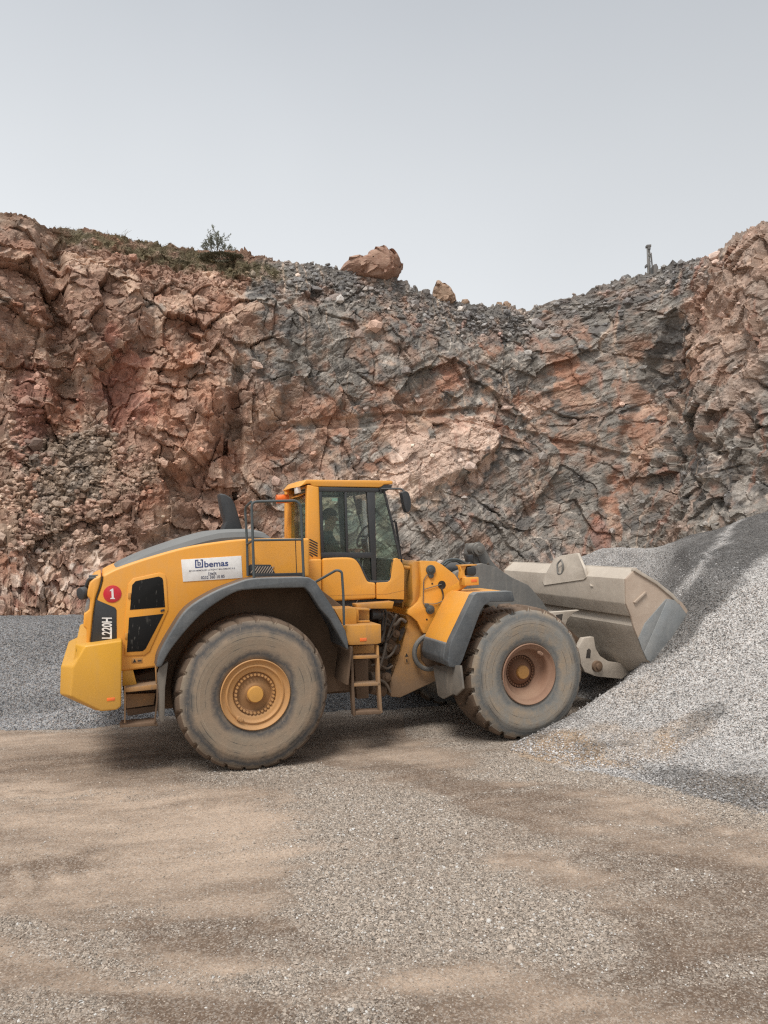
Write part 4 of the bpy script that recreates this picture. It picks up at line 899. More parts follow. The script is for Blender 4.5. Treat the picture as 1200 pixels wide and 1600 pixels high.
# plateau behind the crest
kb = (np.arange(1,NB+1)/NB)[:,None]**1.6*55
rise = np.interp(pcol, [300,600,830,1000,1200], [.02,.0,.0,.09,.05])
Xb = Xg[-1:]-nx[None,:]*kb; Yb = Yg[-1:]-ny[None,:]*kb*1.0; Zb = Zg[-1:] + rise*kb - .25*np.minimum(kb,1.5) + .2*fbm(Xb/3,Yb/3,3,500)*np.minimum(kb/3,1)
cb_ = np.repeat(colr[-1:], NB, 0)
Xa, Ya, Za = np.r_[Xg,Xb], np.r_[Yg,Yb], np.r_[Zg,Zb]; ca = np.r_[colr,cb_]; lum_ = ca@np.array([.3,.55,.15]); ca = np.clip((ca*.74+lum_[...,None]*.26*np.array([1.03,1.0,.96]))*1.13*np.array([1.0,.97,.93]), .02, .85)
def rockmat():
    m, nt, b = newmat('quarry_rock'); co = coords(nt)
    at = nt.nodes.new('ShaderNodeAttribute'); at.attribute_name = 'rock'
    n1 = noise(nt, co, 2.6, 10, .7); n2 = noise(nt, co, 11, 8, .7)
    hs = nt.nodes.new('ShaderNodeHueSaturation'); L(nt, at.outputs['Color'], hs.inputs['Color'])
    L(nt, math2(nt,'ADD', math2(nt,'MULTIPLY', n1, .8), math2(nt,'ADD', math2(nt,'MULTIPLY', n2, 1.9), -.37)), hs.inputs['Value'])
    hs.inputs['Saturation'].default_value = 1.0
    L(nt, hs.outputs[0], b.inputs['Base Color']); b.inputs['Roughness'].default_value = .92; b.inputs['Specular IOR Level'].default_value = .2
    v = nt.nodes.new('ShaderNodeTexVoronoi'); v.inputs['Scale'].default_value = 3.4; v.feature = 'F1'; L(nt, co, v.inputs['Vector'])
    p = bump(nt, b, n1, .6, .12, None); bump(nt, b, n2, .8, .06, p)
    return m
M['rock'] = rockmat()
cl = grid_mesh('quarry_cliff', Xa, Ya, Za, 'rock', {'rock': ca.reshape(-1,3)}, smooth=False)
tag(cl, 'tall quarry face of red and grey broken rock behind the loader', None, None, 'structure')

# ---- loose rocks
def rock_verts(seed, n=1):
    r = np.random.default_rng(seed); bm = bmesh.new(); bmesh.ops.create_icosphere(bm, subdivisions=n, radius=1)
    d = np.array([v.co[:] for v in bm.verts]); f = np.array([[v.index for v in q.verts] for q in bm.faces]); bm.free()
    d /= np.linalg.norm(d, axis=1)[:,None]
    pn_ = r.normal(size=(11,3)); pn_ /= np.linalg.norm(pn_,axis=1)[:,None]; hh = r.uniform(.62,1,11)
    dot = d@pn_.T; rad = np.where(dot > .05, hh/np.maximum(dot,.05), 9).min(1); rad = np.minimum(rad, 1.15)
    return d*rad[:,None], f
def plainrock(name, c1, c2, sc_=3.0):
    m, nt, b = newmat(name); co = coords(nt); n1 = noise(nt, co, sc_, 9, .7); n2 = noise(nt, co, sc_*5, 7, .7)
    base = mixc(nt, rampf(nt, n1, .35,.68), c1, c2); base = mixc(nt, math2(nt,'MULTIPLY',rampf(nt,n2,.5,.75),.5), base, (.45,.34,.27))
    L(nt, base, b.inputs['Base Color']); b.inputs['Roughness'].default_value = .92
    p = bump(nt, b, n1, .8, .12); bump(nt, b, n2, .7, .04, p); return m
M['redrock'] = plainrock('red_boulder_rock', (.27,.15,.105), (.40,.265,.195), 1.4)
M['tanrock'] = plainrock('tan_boulder_rock', (.30,.21,.145), (.40,.27,.19), 2.4)
def crest_at(px):
    i = int(np.argmin(np.abs(pxc_-px))); return np.array([Xg[-1,i], Yg[-1,i], Zg[-1,i]]), by_[i]
def boulder(outline, seed, mat, label, back=1.0, deep=.8, rough=1.0):
    xs = [p[0] for p in outline]; xm = (min(xs)+max(xs))/2; c, _ = crest_at(xm); Y = c[1]+back
    pts = [W(x,y,Y) for x, y in outline]; cen = sum(pts, Vector())/len(pts); q = np.array([(p.x-cen.x, p.z-cen.z) for p in pts])
    n = len(q); seg_ = np.r_[0, np.cumsum(np.hypot(*np.diff(np.r_[q,q[:1]],axis=0).T))]; m_ = 90; tt = np.linspace(0, seg_[-1], m_, endpoint=False)
    qx = np.interp(tt, seg_, np.r_[q[:,0],q[0,0]]); qz = np.interp(tt, seg_, np.r_[q[:,1],q[0,1]]); wd = q[:,0].max()-q[:,0].min()
    ph = np.linspace(-1,1,50)[:,None]*math.pi/2*.999; k_ = np.cos(ph)**.55; X_ = qx[None]*k_; Z_ = qz[None]*k_; Y_ = np.sin(ph)*deep*wd*.5+0*X_
    u_ = X_/wd*5+Y_/wd*2; v_ = Z_/wd*5-Y_/wd*2.2
    h_ = .20*wd*facet(u_*.55, v_*.6, seed, 1.3)[0] + .09*wd*facet(u_*1.3, v_*1.4, seed+5, 1.3)[0] + .02*wd*fbm(u_*2.2, v_*2.2, 4, seed)
    Y_ = Y_ - h_*rough*np.cos(ph); X_ = X_*(1+.06*facet(u_*.9+3, v_*.9, seed+8)[0]); Z_ = Z_*(1+.06*facet(u_*.9+9, v_*.9, seed+9)[0])
    X_ = np.c_[X_,X_[:,:1]]; Y_ = np.c_[Y_,Y_[:,:1]]; Z_ = np.c_[Z_,Z_[:,:1]]
    o = grid_mesh('boulder', X_, Y_, Z_, mat, smooth=False); o.location = cen
    return tag(o, label, 'boulder', 'boulders along the quarry rim')
boulder([(526,427),(534,416),(545,409),(566,405),(574,403),(575,398),(590,393),(602,390),(612,395),(625,405),(629,414),(628,425),(620,436),(604,442),(570,440),(540,434)], 5, 'redrock', 'huge reddish boulder perched on the quarry rim, largest of all', 1.0, .7)
boulder([(676,470),(676,455),(681,443),(686,438.5),(692,443),(702,449),(709,458),(713,470),(708,478),(690,477)], 8, 'tanrock', 'upright pointed tan boulder right of the huge reddish one on the rim', .6)
boulder([(719,474),(722,468.5),(731,468),(734,472),(731,478),(722,479)], 9, 'tanrock', 'small flat boulder at the right foot of the pointed tan one', .5)
boulder([(785,480),(787,472),(792,470.5),(798,475),(800,483),(790,486)], 12, 'tanrock', 'small rounded tan boulder standing at the lowest dip of the rim', .5)
boulder([(774,478),(776,472.5),(783,472),(786,478),(784,485),(776,484)], 13, 'tanrock', 'smaller of two touching tan boulders at the dip of the rim', .6)
boulder([(968,437),(972,431),(979,429.5),(985,434),(986,440),(974,442)], 14, 'tanrock', 'small dark boulder on the grey rim left of the drill rig', .4)
bpy.data.objects['boulder.005'].data.materials[0] = plainrock('grey_boulder_rock', (.13,.13,.13), (.2,.195,.19), 2.4)
# scree: broken stone lying on the slope and the rim
def scatter_rocks(name, pos, size, colrs, seed, mat, nvar=8, sub=1):
    r = np.random.default_rng(seed); base = [rock_verts(seed*10+k, sub) for k in range(nvar)]; V, Fq, Cc = [], [], []; o_ = 0
    for p, s_, c in zip(pos, size, colrs):
        d, f = base[r.integers(nvar)]; an = r.uniform(0, 6.28); ca_, sa = math.cos(an), math.sin(an)
        q = d*np.array([1, r.uniform(.6,1), r.uniform(.45,.9)])*s_; q = np.stack([q[:,0]*ca_-q[:,1]*sa, q[:,0]*sa+q[:,1]*ca_, q[:,2]], -1)
        V.append(q+p); Fq.append(f+o_); o_ += len(q); Cc.append(np.repeat(c[None,:], len(q), 0))
    return raw_mesh(name, np.concatenate(V), np.concatenate(Fq), mat, {'rock': np.concatenate(Cc)}, smooth=False)
wts = (scree*1.2 + rubble*.7*(pcol > 380)*(pcol < 1120) + .04 + .5*blob(60,560,60,130,0,.4,73))
wts = wts*(np.abs(PX0-600) < 660)*(PY0 < 990); wts = wts.ravel()/wts.sum()
idx = rng.choice(len(wts), 5200, p=wts); pos = np.stack([Xg.ravel()[idx], Yg.ravel()[idx], Zg.ravel()[idx]], -1)
size = np.clip(rng.lognormal(-2.0, .55, len(idx)), .06, .75)
cc = colr.reshape(-1,3)[idx]*rng.uniform(.75,1.45,(len(idx),1)); cc = np.clip((cc*.8+cc.mean(1)[:,None]*.2)*1.4, .03, .8)
so_ = scatter_rocks('scree', pos, size, cc, 3, 'rock'); tag(so_, 'broken stones scattered over the quarry slope and rim', 'loose rock', None, 'stuff')

# ---- plants on the rim
def leafmat(name, c1, c2):
    m, nt, b = newmat(name); n1 = noise(nt, coords(nt), 2.5, 4, .6); L(nt, mixc(nt, rampf(nt,n1,.35,.65), c1, c2), b.inputs['Base Color']); b.inputs['Roughness'].default_value = .7; return m
M['needle'] = leafmat('grey_green_leaf', (.17,.185,.145), (.26,.275,.22)); M['bushleaf'] = leafmat('dark_green_leaf', (.10,.095,.055), (.17,.145,.095)); M['bark'] = plain('bark', (.09,.07,.055), .9)
M['drygrass'] = leafmat('dry_grass', (.17,.135,.08), (.26,.20,.13))
def leaves(pts, dirs, size, r):
    V, Q = [], []; 
    for i, (p, d) in enumerate(zip(pts, dirs)):
        s_ = size*r.uniform(.6,1.3); d = d/np.linalg.norm(d); w_ = np.cross(d, r.normal(size=3)); w_ = w_/np.linalg.norm(w_)*s_*.28
        V += [p-w_*.3, p+d*s_*.5-w_, p+d*s_, p+d*s_*.5+w_]; Q.append([4*i,4*i+1,4*i+2,4*i+3])
    return np.array(V), np.array(Q)
c0, _ = crest_at(342); Yb_ = c0[1]+.6
SH = empty('shrub', W(338,392,Yb_)); tag(SH, 'sparse grey-green sapling with see-through crown on the grassy rim', 'sapling')
r = np.random.default_rng(4); bmS = bmesh.new(); LP, LDr = [], []
base = Vector((0,0,-.3)); mpp = Yb_/F
def br(p, d, ln, rad, lev):
    q = p + d*ln; add_tube(bmS, [p, p+d*ln*.5+Vector(r.normal(0,.03*ln,3)), q], rad, 5, rad*.5)
    for k in range(int(11*ln/.5)+4):
        tt = r.uniform(.25,1.05); a = np.array(p + d*ln*tt); LP.append(a+r.normal(0,.045,3)); LDr.append(np.array(d)*.8+r.normal(0,.5,3)+np.array([0,0,.3]))
    if lev > 0:
        for k in range(r.integers(3,5)):
            nd = (d + Vector(r.normal(0,.42,3)) + Vector((0,0,.25))).normalized(); br(p+d*ln*r.uniform(.35,1), nd, ln*r.uniform(.45,.7), rad*.55, lev-1)
for (dx, ln) in ((-.95,1.0),(-.62,1.25),(-.38,1.5),(-.15,1.75),(.05,2.0),(.22,1.95),(.40,1.6),(.55,.95),(.85,.8),(-1.2,.75),(1.3,.65),(-.5,1.3),(.1,1.5)):
    br(base+Vector((dx*.55+(.35 if dx > .8 else 0),r.normal(0,.1),0)), Vector((dx*.85,r.normal(0,.2),1)).normalized(), ln*.74, .022, 2)
finish(bmS, 'stems', 'bark', SH)
V_, Q_ = leaves(LP, LDr, .13, r); o = raw_mesh('foliage', V_, Q_, 'needle', smooth=False); o.parent = SH
c1_, _ = crest_at(345); LB_ = empty('low_bush', W(345,402,c1_[1]-.9)); tag(LB_, 'low dark green bush mat just below the sapling on the rim', 'bush')
n_ = 5200; u1 = r.normal(0,1,(n_,3)); u1 /= np.linalg.norm(u1,axis=1)[:,None]; rad = r.uniform(.4,1,n_)**.5
pt = u1*rad[:,None]*np.array([2.1,.8,.36]); pt[:,2] *= 1-.25*np.abs(pt[:,0])/1.75; pt += .12*np.stack([fbm(pt[:,0]*3,pt[:,2]*3+k,3,600+k) for k in range(3)],-1)
V_, Q_ = leaves(pt, u1+np.array([0,-.2,.5]), .15, r); o = raw_mesh('foliage', V_, Q_, 'bushleaf', smooth=False); o.parent = LB_
gw = (grass*(PX0 > 70)*(PX0 < 430)).ravel(); gw = gw/gw.sum(); gi = rng.choice(len(gw), 14000, p=gw)
gp = np.stack([Xg.ravel()[gi], Yg.ravel()[gi], Zg.ravel()[gi]],-1)+rng.normal(0,.05,(14000,3))
V_, Q_ = leaves(gp, rng.normal(0,.5,(14000,3))+np.array([0,-.5,.7]), .085, rng); o = raw_mesh('dry_grass', V_, Q_, 'drygrass', smooth=False); tag(o, 'dry olive grass over the upper left quarry slope', 'grass', None, 'stuff')
# rim-top weeds standing against the sky
for (px_, hh_) in ((195,.5),(168,.3)):
    c0, _ = crest_at(px_); Yw = c0[1]; WD = empty('weed', (c0[0],c0[1],c0[2]-.1)); tag(WD, ('taller thin dry weed' if hh_ > .4 else 'short dry weed')+' standing on the grassy rim against the sky, left of the sapling', 'weed')
    bmw = bmesh.new()
    for k in range(5): add_tube(bmw, [(0,0,0),(r.normal(0,.08),r.normal(0,.05),hh_*.6),(r.normal(0,.18),r.normal(0,.1),hh_*r.uniform(.8,1.2)+.1)], .012, 4, .006)
    finish(bmw, 'stems', 'drygrass', WD)

# ---- drill rig beyond the crest
YR = 84.
DR = empty('drill_rig', W(1016,470,YR)); tag(DR, 'distant grey drill rig with upright mast behind the right quarry rim', 'drill rig')
def rig(name, polys, mat, dy0=-.3, dy1=.3):
    bm = bmesh.new()
    for q in polys:
        pts = [W(x,y,YR)-Vector(DR.location) for x,y in q]; add_prism(bm, [(p.x,p.z) for p in pts], dy0, dy1)
    return finish(bm, name, mat, DR, bev=.02)
M['rigpaint'] = dusty('rig_paint', (.20,.20,.19), .6, amt=.5); M['rigdark'] = dusty('rig_dark', (.11,.11,.11), .6, amt=.4)
rig('mast', [[(1011,386),(1012.2,386),(1014.2,458),(1012.8,458)], [(1014,386),(1015,386),(1017,458),(1015.8,458)]]+[[(1011.3+.042*(y-386),y),(1015.6+.03*(y-386),y+5),(1015.6+.03*(y-386),y+6),(1011.3+.042*(y-386),y+1)] for y in range(390,452,7)], 'rigpaint', -.18, .18)
rig('mast_head', [[(1009.4,383.5),(1016.5,383),(1016.5,387),(1009.4,387)], [(1011.5,387),(1015.5,387),(1015.5,391),(1011.5,391)]], 'rigdark', -.25, .25)
rig('boom', [[(1016.4,396),(1017.8,395),(1019.4,412),(1020.4,430),(1021,450),(1019.4,450),(1018.4,415)]], 'rigdark', -.12, .12)
rig('drill_feed', [[(1012.6,408),(1014.4,408),(1015.4,428),(1013.8,428)], [(1008.5,414),(1010.5,414),(1010.5,418),(1008.5,418)]], 'rigdark', -.3, .3)
rig('cab', [[(1019,416),(1023,415),(1025.5,420),(1026,440),(1019,440)]], 'rigdark', -.6, .6)
rig('body', [[(1008,438),(1036,438),(1038,456),(1008,456)]], 'rigpaint', -1.0, 1.0)
bm = bmesh.new()
for s_ in (-1,1):
    a_ = W(1004,456,YR)-Vector(DR.location); b_ = W(1040,470,YR)-Vector(DR.location); add_prism(bm, [(a_.x+.2,a_.z),(b_.x-.2,a_.z),(b_.x,(a_.z+b_.z)/2),(b_.x-.2,b_.z),(a_.x+.2,b_.z),(a_.x,(a_.z+b_.z)/2)], s_*.7, s_*1.1)
finish(bm, 'crawler_tracks', 'rigdark', DR, bev=.03)

# ================================================================== GROUND
def axis(lo, hi, f0, f1, fine, coarse):
    a = np.arange(f0, f1, fine); out = [f1]; s_ = fine
    while out[-1] < hi: s_ = min(s_*1.12, coarse); out.append(out[-1]+s_)
    lf = [f0]; s_ = fine
    while lf[-1] > lo: s_ = min(s_*1.12, coarse); lf.append(lf[-1]-s_)
    return np.r_[np.array(lf[:0:-1]), a, np.array(out)]
ax, ay = axis(-400,400,-7,7,.024,25), axis(-400,500,3.0,13.5,.024,25)
GX, GY = np.meshgrid(ax, ay)
def gz(X, Y):
    z = .035*fbm(X/2.2, Y/2.2, 4, 700) + .012*fbm(X*2, Y*2, 3, 710)
    far = np.hypot(X, Y-9); z = z*(1-sst(far, 30, 60))
    dip = sst(Y-.18*X, 15.5, 21)*4.2
    return z-dip
GZ = gz(GX, GY)
gpx, gpy = proj(GX, np.maximum(GY,.6), GZ)
GP = [fbm(GX*.9, GY*1.6, 6, 800+i, .62) for i in range(9)]
def gb(cx, cy, rx, ry, ang=0, w=.3, seed=0):
    an = math.radians(ang); wx_ = 85*GP[seed%9]; wy_ = 34*GP[(seed*2+1)%9]
    dx, dy = gpx+wx_-cx, gpy+wy_-cy; u_ = (dx*math.cos(an)+dy*math.sin(an))/rx; v_ = (-dx*math.sin(an)+dy*math.cos(an))/ry
    return sst(1.3-np.sqrt(u_*u_+v_*v_), 0, .9)*(GY > 1)
# loose gravel (0 packed dirt .. 1 clean gravel)
gv = .07+.34*fbm(GX*1.1, GY*1.3, 6, 720, .62)
for (cx,cy,rx,ry,ang,am,sd) in [(610,1400,130,190,-68,.9,1),(800,1430,75,210,-62,.85,2),(470,1220,230,30,6,.6,3),(700,1290,220,30,14,.65,4),(560,1260,170,26,-4,.5,5),(250,1520,230,22,10,.55,6),(90,1470,190,26,12,.55,7),(520,1560,160,70,25,.6,8),(820,1215,130,22,6,.7,9),(1000,1300,150,12,8,.4,10),(980,1340,180,26,14,.35,11),(1100,1500,260,150,10,.22,12),(300,1450,170,26,8,.35,13),(60,1580,170,40,5,.5,14),(70,1250,200,8,-3,.35,15),(90,1138,190,7,0,.5,16),(460,1205,110,6,2,.6,17),(620,1110,160,20,0,.5,18)]:
    gv += am*gb(cx,cy,rx,ry,ang,.3,sd)
dft = (GX+GY-11.35)/1.41421+.25*fbm(GX, GY, 3, 721); gv += .8*sst(dft,-.75,-.05)*(GX > .3) + .8*sst(GY-(11.35+.165*(GX+5.3)), -.35, .05)*(GX < 2)
gv = np.clip(gv, 0, 1)
# tone of the dirt (0 damp brown .. 1 pale dust)
tn = .47+.75*fbm(GX*.55, GY*1.3, 6, 740, .6)
for (cx,cy,rx,ry,ang,am,sd) in [(300,1290,330,40,4,.35,20),(250,1400,330,26,2,.25,21),(420,1470,330,30,4,-.45,22),(330,1580,300,22,3,-.5,23),(800,1240,300,16,12,-.4,24),(960,1340,330,36,12,-.45,25),(1120,1500,300,130,8,-.45,26),(700,1590,240,40,0,-.35,35),(250,1215,260,14,3,-.3,36),(120,1240,170,12,3,.55,27),(60,1320,160,14,3,-.3,28),(450,1285,60,8,0,.7,29),(1150,1295,100,10,5,.3,30),(90,1345,80,12,3,-.5,31),(200,1175,260,22,0,-.1,32),(820,1330,140,10,18,.5,33),(500,1205,90,4,2,.6,34)]:
    tn += am*gb(cx,cy,rx,ry,ang,.3,sd)
def streak(dg, ln_, wd_, sd): k = math.radians(dg); return fbm((GX*math.cos(k)+GY*math.sin(k))/ln_, (GY*math.cos(k)-GX*math.sin(k))/wd_, 4, sd)
stk = streak(14, 5, .30, 760)*.5 + streak(-8, 6, .42, 761)*.35 + streak(24, 4, .22, 762)*.4
tn = np.clip(tn + .95*stk, 0, 1); gv = np.clip(gv + .60*streak(16, 5, .28, 763) , 0, 1)
rut = np.exp(-(((GY-7.9-.33*(GX+1.5)-.10*np.sin(GX*.8))/.42)**2)) + np.exp(-(((GY-6.4-.24*(GX+1.5)+.12*np.sin(GX*.7+1))/.40)**2)) + np.exp(-(((GY-5.2-.10*(GX-.5)-.10*np.sin(GX*.9))/.36)**2))
lugs = .5+.5*np.sin((GX*.95+GY*.3)*2*np.pi/.30+1.2*np.sin(GY*9)); lug = rut*sst(lugs,.35,.65)*sst(fbm(GX*.9,GY*.9,4,764),-.15,.25)*(GY<10)
GZ = GZ - .018*rut*(GY<10) - .020*lug; tn = np.clip(tn - .28*lug + .12*rut, 0, 1); gv = np.clip(gv - .12*rut*(GX<1), 0, 1)
GZ = GZ + .012*gv*(GY < 20) + .006*h2(np.arange(GX.size).reshape(GX.shape), np.zeros(GX.shape), 5)*(GY < 14)*(.35+gv)
GRX = dict(dirt0=(.160,.112,.080), dirt1=(.47,.358,.270))
def gravel_nodes(nt, co, scale, dark, light, tintn=None):
    v = nt.nodes.new('ShaderNodeTexVoronoi'); v.inputs['Scale'].default_value = scale; L(nt, co, v.inputs['Vector'])
    v2 = nt.nodes.new('ShaderNodeTexVoronoi'); v2.inputs['Scale'].default_value = scale*.47; L(nt, co, v2.inputs['Vector'])
    sep = nt.nodes.new('ShaderNodeSeparateColor'); L(nt, v.outputs['Color'], sep.inputs[0])
    sep2 = nt.nodes.new('ShaderNodeSeparateColor'); L(nt, v2.outputs['Color'], sep2.inputs[0])
    val = math2(nt,'ADD', math2(nt,'MULTIPLY', sep.outputs[0], .68), math2(nt,'MULTIPLY', sep2.outputs[0], .32))
    c = mixc(nt, rampf(nt, val, .22, .80), dark, light)
    c = mixc(nt, math2(nt,'MULTIPLY', rampf(nt, sep.outputs[1], .80, .9), .55), c, (.62,.575,.52))
    c = mixc(nt, math2(nt,'MULTIPLY', rampf(nt, sep.outputs[2], .72, .9), .4), c, (.30,.20,.14))
    hgt_ = math2(nt,'ADD', math2(nt,'MULTIPLY', v.outputs['Distance'], -1.0), math2(nt,'MULTIPLY', v2.outputs['Distance'], -.8))
    return c, hgt_, sep
def groundmat():
    m, nt, b = newmat('quarry_floor'); co = coords(nt)
    ag = nt.nodes.new('ShaderNodeAttribute'); ag.attribute_name = 'gravel'; at = nt.nodes.new('ShaderNodeAttribute'); at.attribute_name = 'tone'
    gc, gh, sp_ = gravel_nodes(nt, co, 86, (.11,.088,.070), (.56,.48,.40))
    n1 = noise(nt, co, 5, 9, .7); n2 = noise(nt, co, 45, 8, .75); n3 = noise(nt, co, 110, 5, .7)
    dirt = mixc(nt, math2(nt,'ADD', at.outputs['Fac'], math2(nt,'MULTIPLY', math2(nt,'SUBTRACT', n1, .5), .7)), GRX['dirt0'], GRX['dirt1'])
    hs = nt.nodes.new('ShaderNodeHueSaturation'); L(nt, dirt, hs.inputs['Color']); L(nt, math2(nt,'ADD', math2(nt,'MULTIPLY', n2, 1.5), .25), hs.inputs['Value']); dirt = hs.outputs[0]
    # single stones lie in the dirt too
    dirt = mixc(nt, math2(nt,'MULTIPLY', rampf(nt, sp_.outputs[1], .30, .6), .42), dirt, gc)
    f = math2(nt,'ADD', ag.outputs['Fac'], math2(nt,'MULTIPLY', math2(nt,'SUBTRACT', n1, .5), 1.1)); f = rampf(nt, math2(nt,'ADD', f, math2(nt,'MULTIPLY', math2(nt,'SUBTRACT', n2, .5), .9)), .2, .9)
    L(nt, mixc(nt, f, dirt, gc), b.inputs['Base Color']); b.inputs['Roughness'].default_value = .95; b.inputs['Specular IOR Level'].default_value = .15
    hm = nt.nodes.new('ShaderNodeMix'); L(nt, f, hm.inputs[0]); L(nt, math2(nt,'MULTIPLY', n3, .9), hm.inputs[2]); L(nt, gh, hm.inputs[3])
    p = bump(nt, b, hm.outputs[0], .85, .014); bump(nt, b, n1, .35, .05, p); return m
M['ground'] = groundmat()
g = grid_mesh('ground', GX, GY, GZ, 'ground', {'gravel': gv.ravel(), 'tone': tn.ravel()}); tag(g, None, None, None, 'structure')

# ---- gravel heaps
def heapmat(name, dark, light, sc_=80, dusty_=(.31,.24,.185)):
    m, nt, b = newmat(name); co = coords(nt); ab = nt.nodes.new('ShaderNodeAttribute'); ab.attribute_name = 'brown'; ad = nt.nodes.new('ShaderNodeAttribute'); ad.attribute_name = 'damp'
    c, h_, sp_ = gravel_nodes(nt, co, sc_, dark, light); n1 = noise(nt, co, 3, 8, .7); n2 = noise(nt, co, 40, 6, .7)
    hs = nt.nodes.new('ShaderNodeHueSaturation'); L(nt, c, hs.inputs['Color']); L(nt, math2(nt,'ADD', math2(nt,'MULTIPLY', n1, .7), .65), hs.inputs['Value'])
    f = rampf(nt, math2(nt,'ADD', ab.outputs['Fac'], math2(nt,'MULTIPLY', math2(nt,'SUBTRACT', n2, .5), .9)), .3, .9)
    mu = nt.nodes.new('ShaderNodeMix'); mu.data_type = 'RGBA'; mu.blend_type = 'MULTIPLY'; mu.inputs[0].default_value = 1; L(nt, hs.outputs[0], mu.inputs[6]); mu.inputs[7].default_value = (1.0,.80,.60,1)
    c = mixc(nt, .30, mu.outputs[2], dusty_); c = mixc(nt, f, hs.outputs[0], c)
    hs2 = nt.nodes.new('ShaderNodeHueSaturation'); L(nt, c, hs2.inputs['Color']); L(nt, math2(nt,'SUBTRACT', 1, math2(nt,'MULTIPLY', ad.outputs['Fac'], .70)), hs2.inputs['Value'])
    L(nt, hs2.outputs[0], b.inputs['Base Color']); b.inputs['Roughness'].default_value = .9; b.inputs['Specular IOR Level'].default_value = .2
    bump(nt, b, h_, .9, .016); return m
M['heap'] = heapmat('crushed_stone', (.10,.096,.092), (.66,.635,.61))
def smin(a, b, k):
    h_ = np.clip(.5+.5*(b-a)/k, 0, 1); return b*(1-h_)+a*h_-k*h_*(1-h_)
def smax(a, b, k): return -smin(-a, -b, k)
hx = np.arange(.2, 16, .03); hy = np.arange(5.8, 26, .03); HX, HY = np.meshgrid(hx, hy)
UU = (HX-R0.x)*HD.x+(HY-R0.y)*HD.y; VV = (HX-R0.x)*LD.x+(HY-R0.y)*LD.y
d0 = (HX+HY-11.35)/1.41421 + .5*fbm(HX/2.2, HY/2.2, 4, 900)*.5
d1 = np.clip(d0-1.35, 0, 20); B_ = np.where(d0 < 0, d0*.5, .24*d0 + .50*(np.sqrt(d1*d1+.09)-.3)) + .42*np.exp(-(((UU-6.9)/.9)**2+((VV+1.9)/.55)**2))
cap = 2.55 + np.clip(HX-6.0, 0, 5)*.27 - np.clip(4.6-HX, 0, 6)*.45 + .22*fbm(HX/2.5, HY/2.5, 4, 905) - np.clip(HY-17.5,0,9)*.35
B_ = smin(B_, cap, .5)
ub = 6.75
pa, pb = P(1008,1036,-1.76), P(1062,946,-1.76); ksl = (pb[1]-pa[1])/(pb[0]-pa[0])
headw = (UU-ub+.25*fbm(VV*.9, UU*.9, 3, 910))*.86 + .45; nearw = (-VV-1.76)*.9 + np.where(UU > pa[0], pa[1]+(UU-pa[0])*ksl, pa[1]+(UU-pa[0])*.42); farw = (VV-1.8)*.8+.1
inside = smax(smax(headw, nearw, .2), farw, .2)
Tz = np.where(UU > 1.5, inside, 9)
HZ = smin(B_, np.maximum(Tz, -.3), .12)
HZ = HZ + .03*fbm(HX*1.5, HY*1.5, 4, 920) + .016*(h2(np.arange(HX.size).reshape(HX.shape), np.zeros(HX.shape), 6)-.5)
HZ = np.where(B_ < -.1, -.35, HZ)
hpx, hpy = proj(HX, HY, HZ)
def hb2(cx, cy, rx, ry, ang, seed):
    an = math.radians(ang); wx_ = 45*fbm(HX*1.1, HY*1.1, 5, 930+seed); wy_ = 30*fbm(HX*1.1+7, HY*1.1, 5, 950+seed); dx, dy = hpx+wx_-cx, hpy+wy_-cy
    u_ = (dx*math.cos(an)+dy*math.sin(an))/rx; v_ = (-dx*math.sin(an)+dy*math.cos(an))/ry; return sst(1.3-np.sqrt(u_*u_+v_*v_), 0, .7)
brown = .12+.3*fbm(HX,HY,4,940); damp = 0*HX
for (cx,cy,rx,ry,ang,am,sd) in [(1080,1140,60,26,-25,.5,1),(960,1165,110,34,4,.42,2),(1130,1240,130,30,6,.35,3),(850,1170,80,30,0,.6,4),(1000,1080,130,20,-35,.15,5),(900,1190,120,12,4,.5,6)]: brown += am*hb2(cx,cy,rx,ry,ang,sd)
for (cx,cy,rx,ry,ang,am,sd) in [(1120,1230,140,34,10,.75,11),(1085,1130,50,18,-20,.5,12),(1130,880,110,45,-40,.7,13),(1075,900,22,70,15,.55,14),(1060,1000,80,16,-42,.6,15),(1130,820,140,30,-12,.45,16),(830,1140,80,18,-15,.5,17),(960,1165,60,9,-10,.4,18)]: damp += am*hb2(cx,cy,rx,ry,ang,sd)
lnx = np.interp(hpy, [820,830,895,950,1000,1035,1090,1150], [1235,1222,1170,1128,1080,1028,905,790]); dl = lnx-hpx+26*fbm(HX*1.3,HY*1.3,5,980,.6)
scar = sst(dl,-5,14)*(1-.55*sst(dl,95,160))*(HY > 9.6)*sst(hpy,840,880)
ring_ = np.exp(-((dl-84)/9)**2)*(HY > 9.6)*sst(hpx,985,1010)
damp = np.maximum(damp*(1-.8*sst(dl,0,30)), .85*scar) - .75*ring_ + .22*fbm(HX*2,HY*2,4,981)
damp += .8*sst(hpx,1000,1080)*sst(900-hpy,0,45); damp -= .35*(1-sst(dl,-10,10))*(hpy < 1080)
hp = grid_mesh('gravel_heap', HX, HY, HZ, 'heap', {'brown': np.clip(brown,0,1).ravel(), 'damp': np.clip(damp,0,1).ravel()})
tag(hp, 'big grey gravel heap the loader bucket is digging into', 'gravel heap')
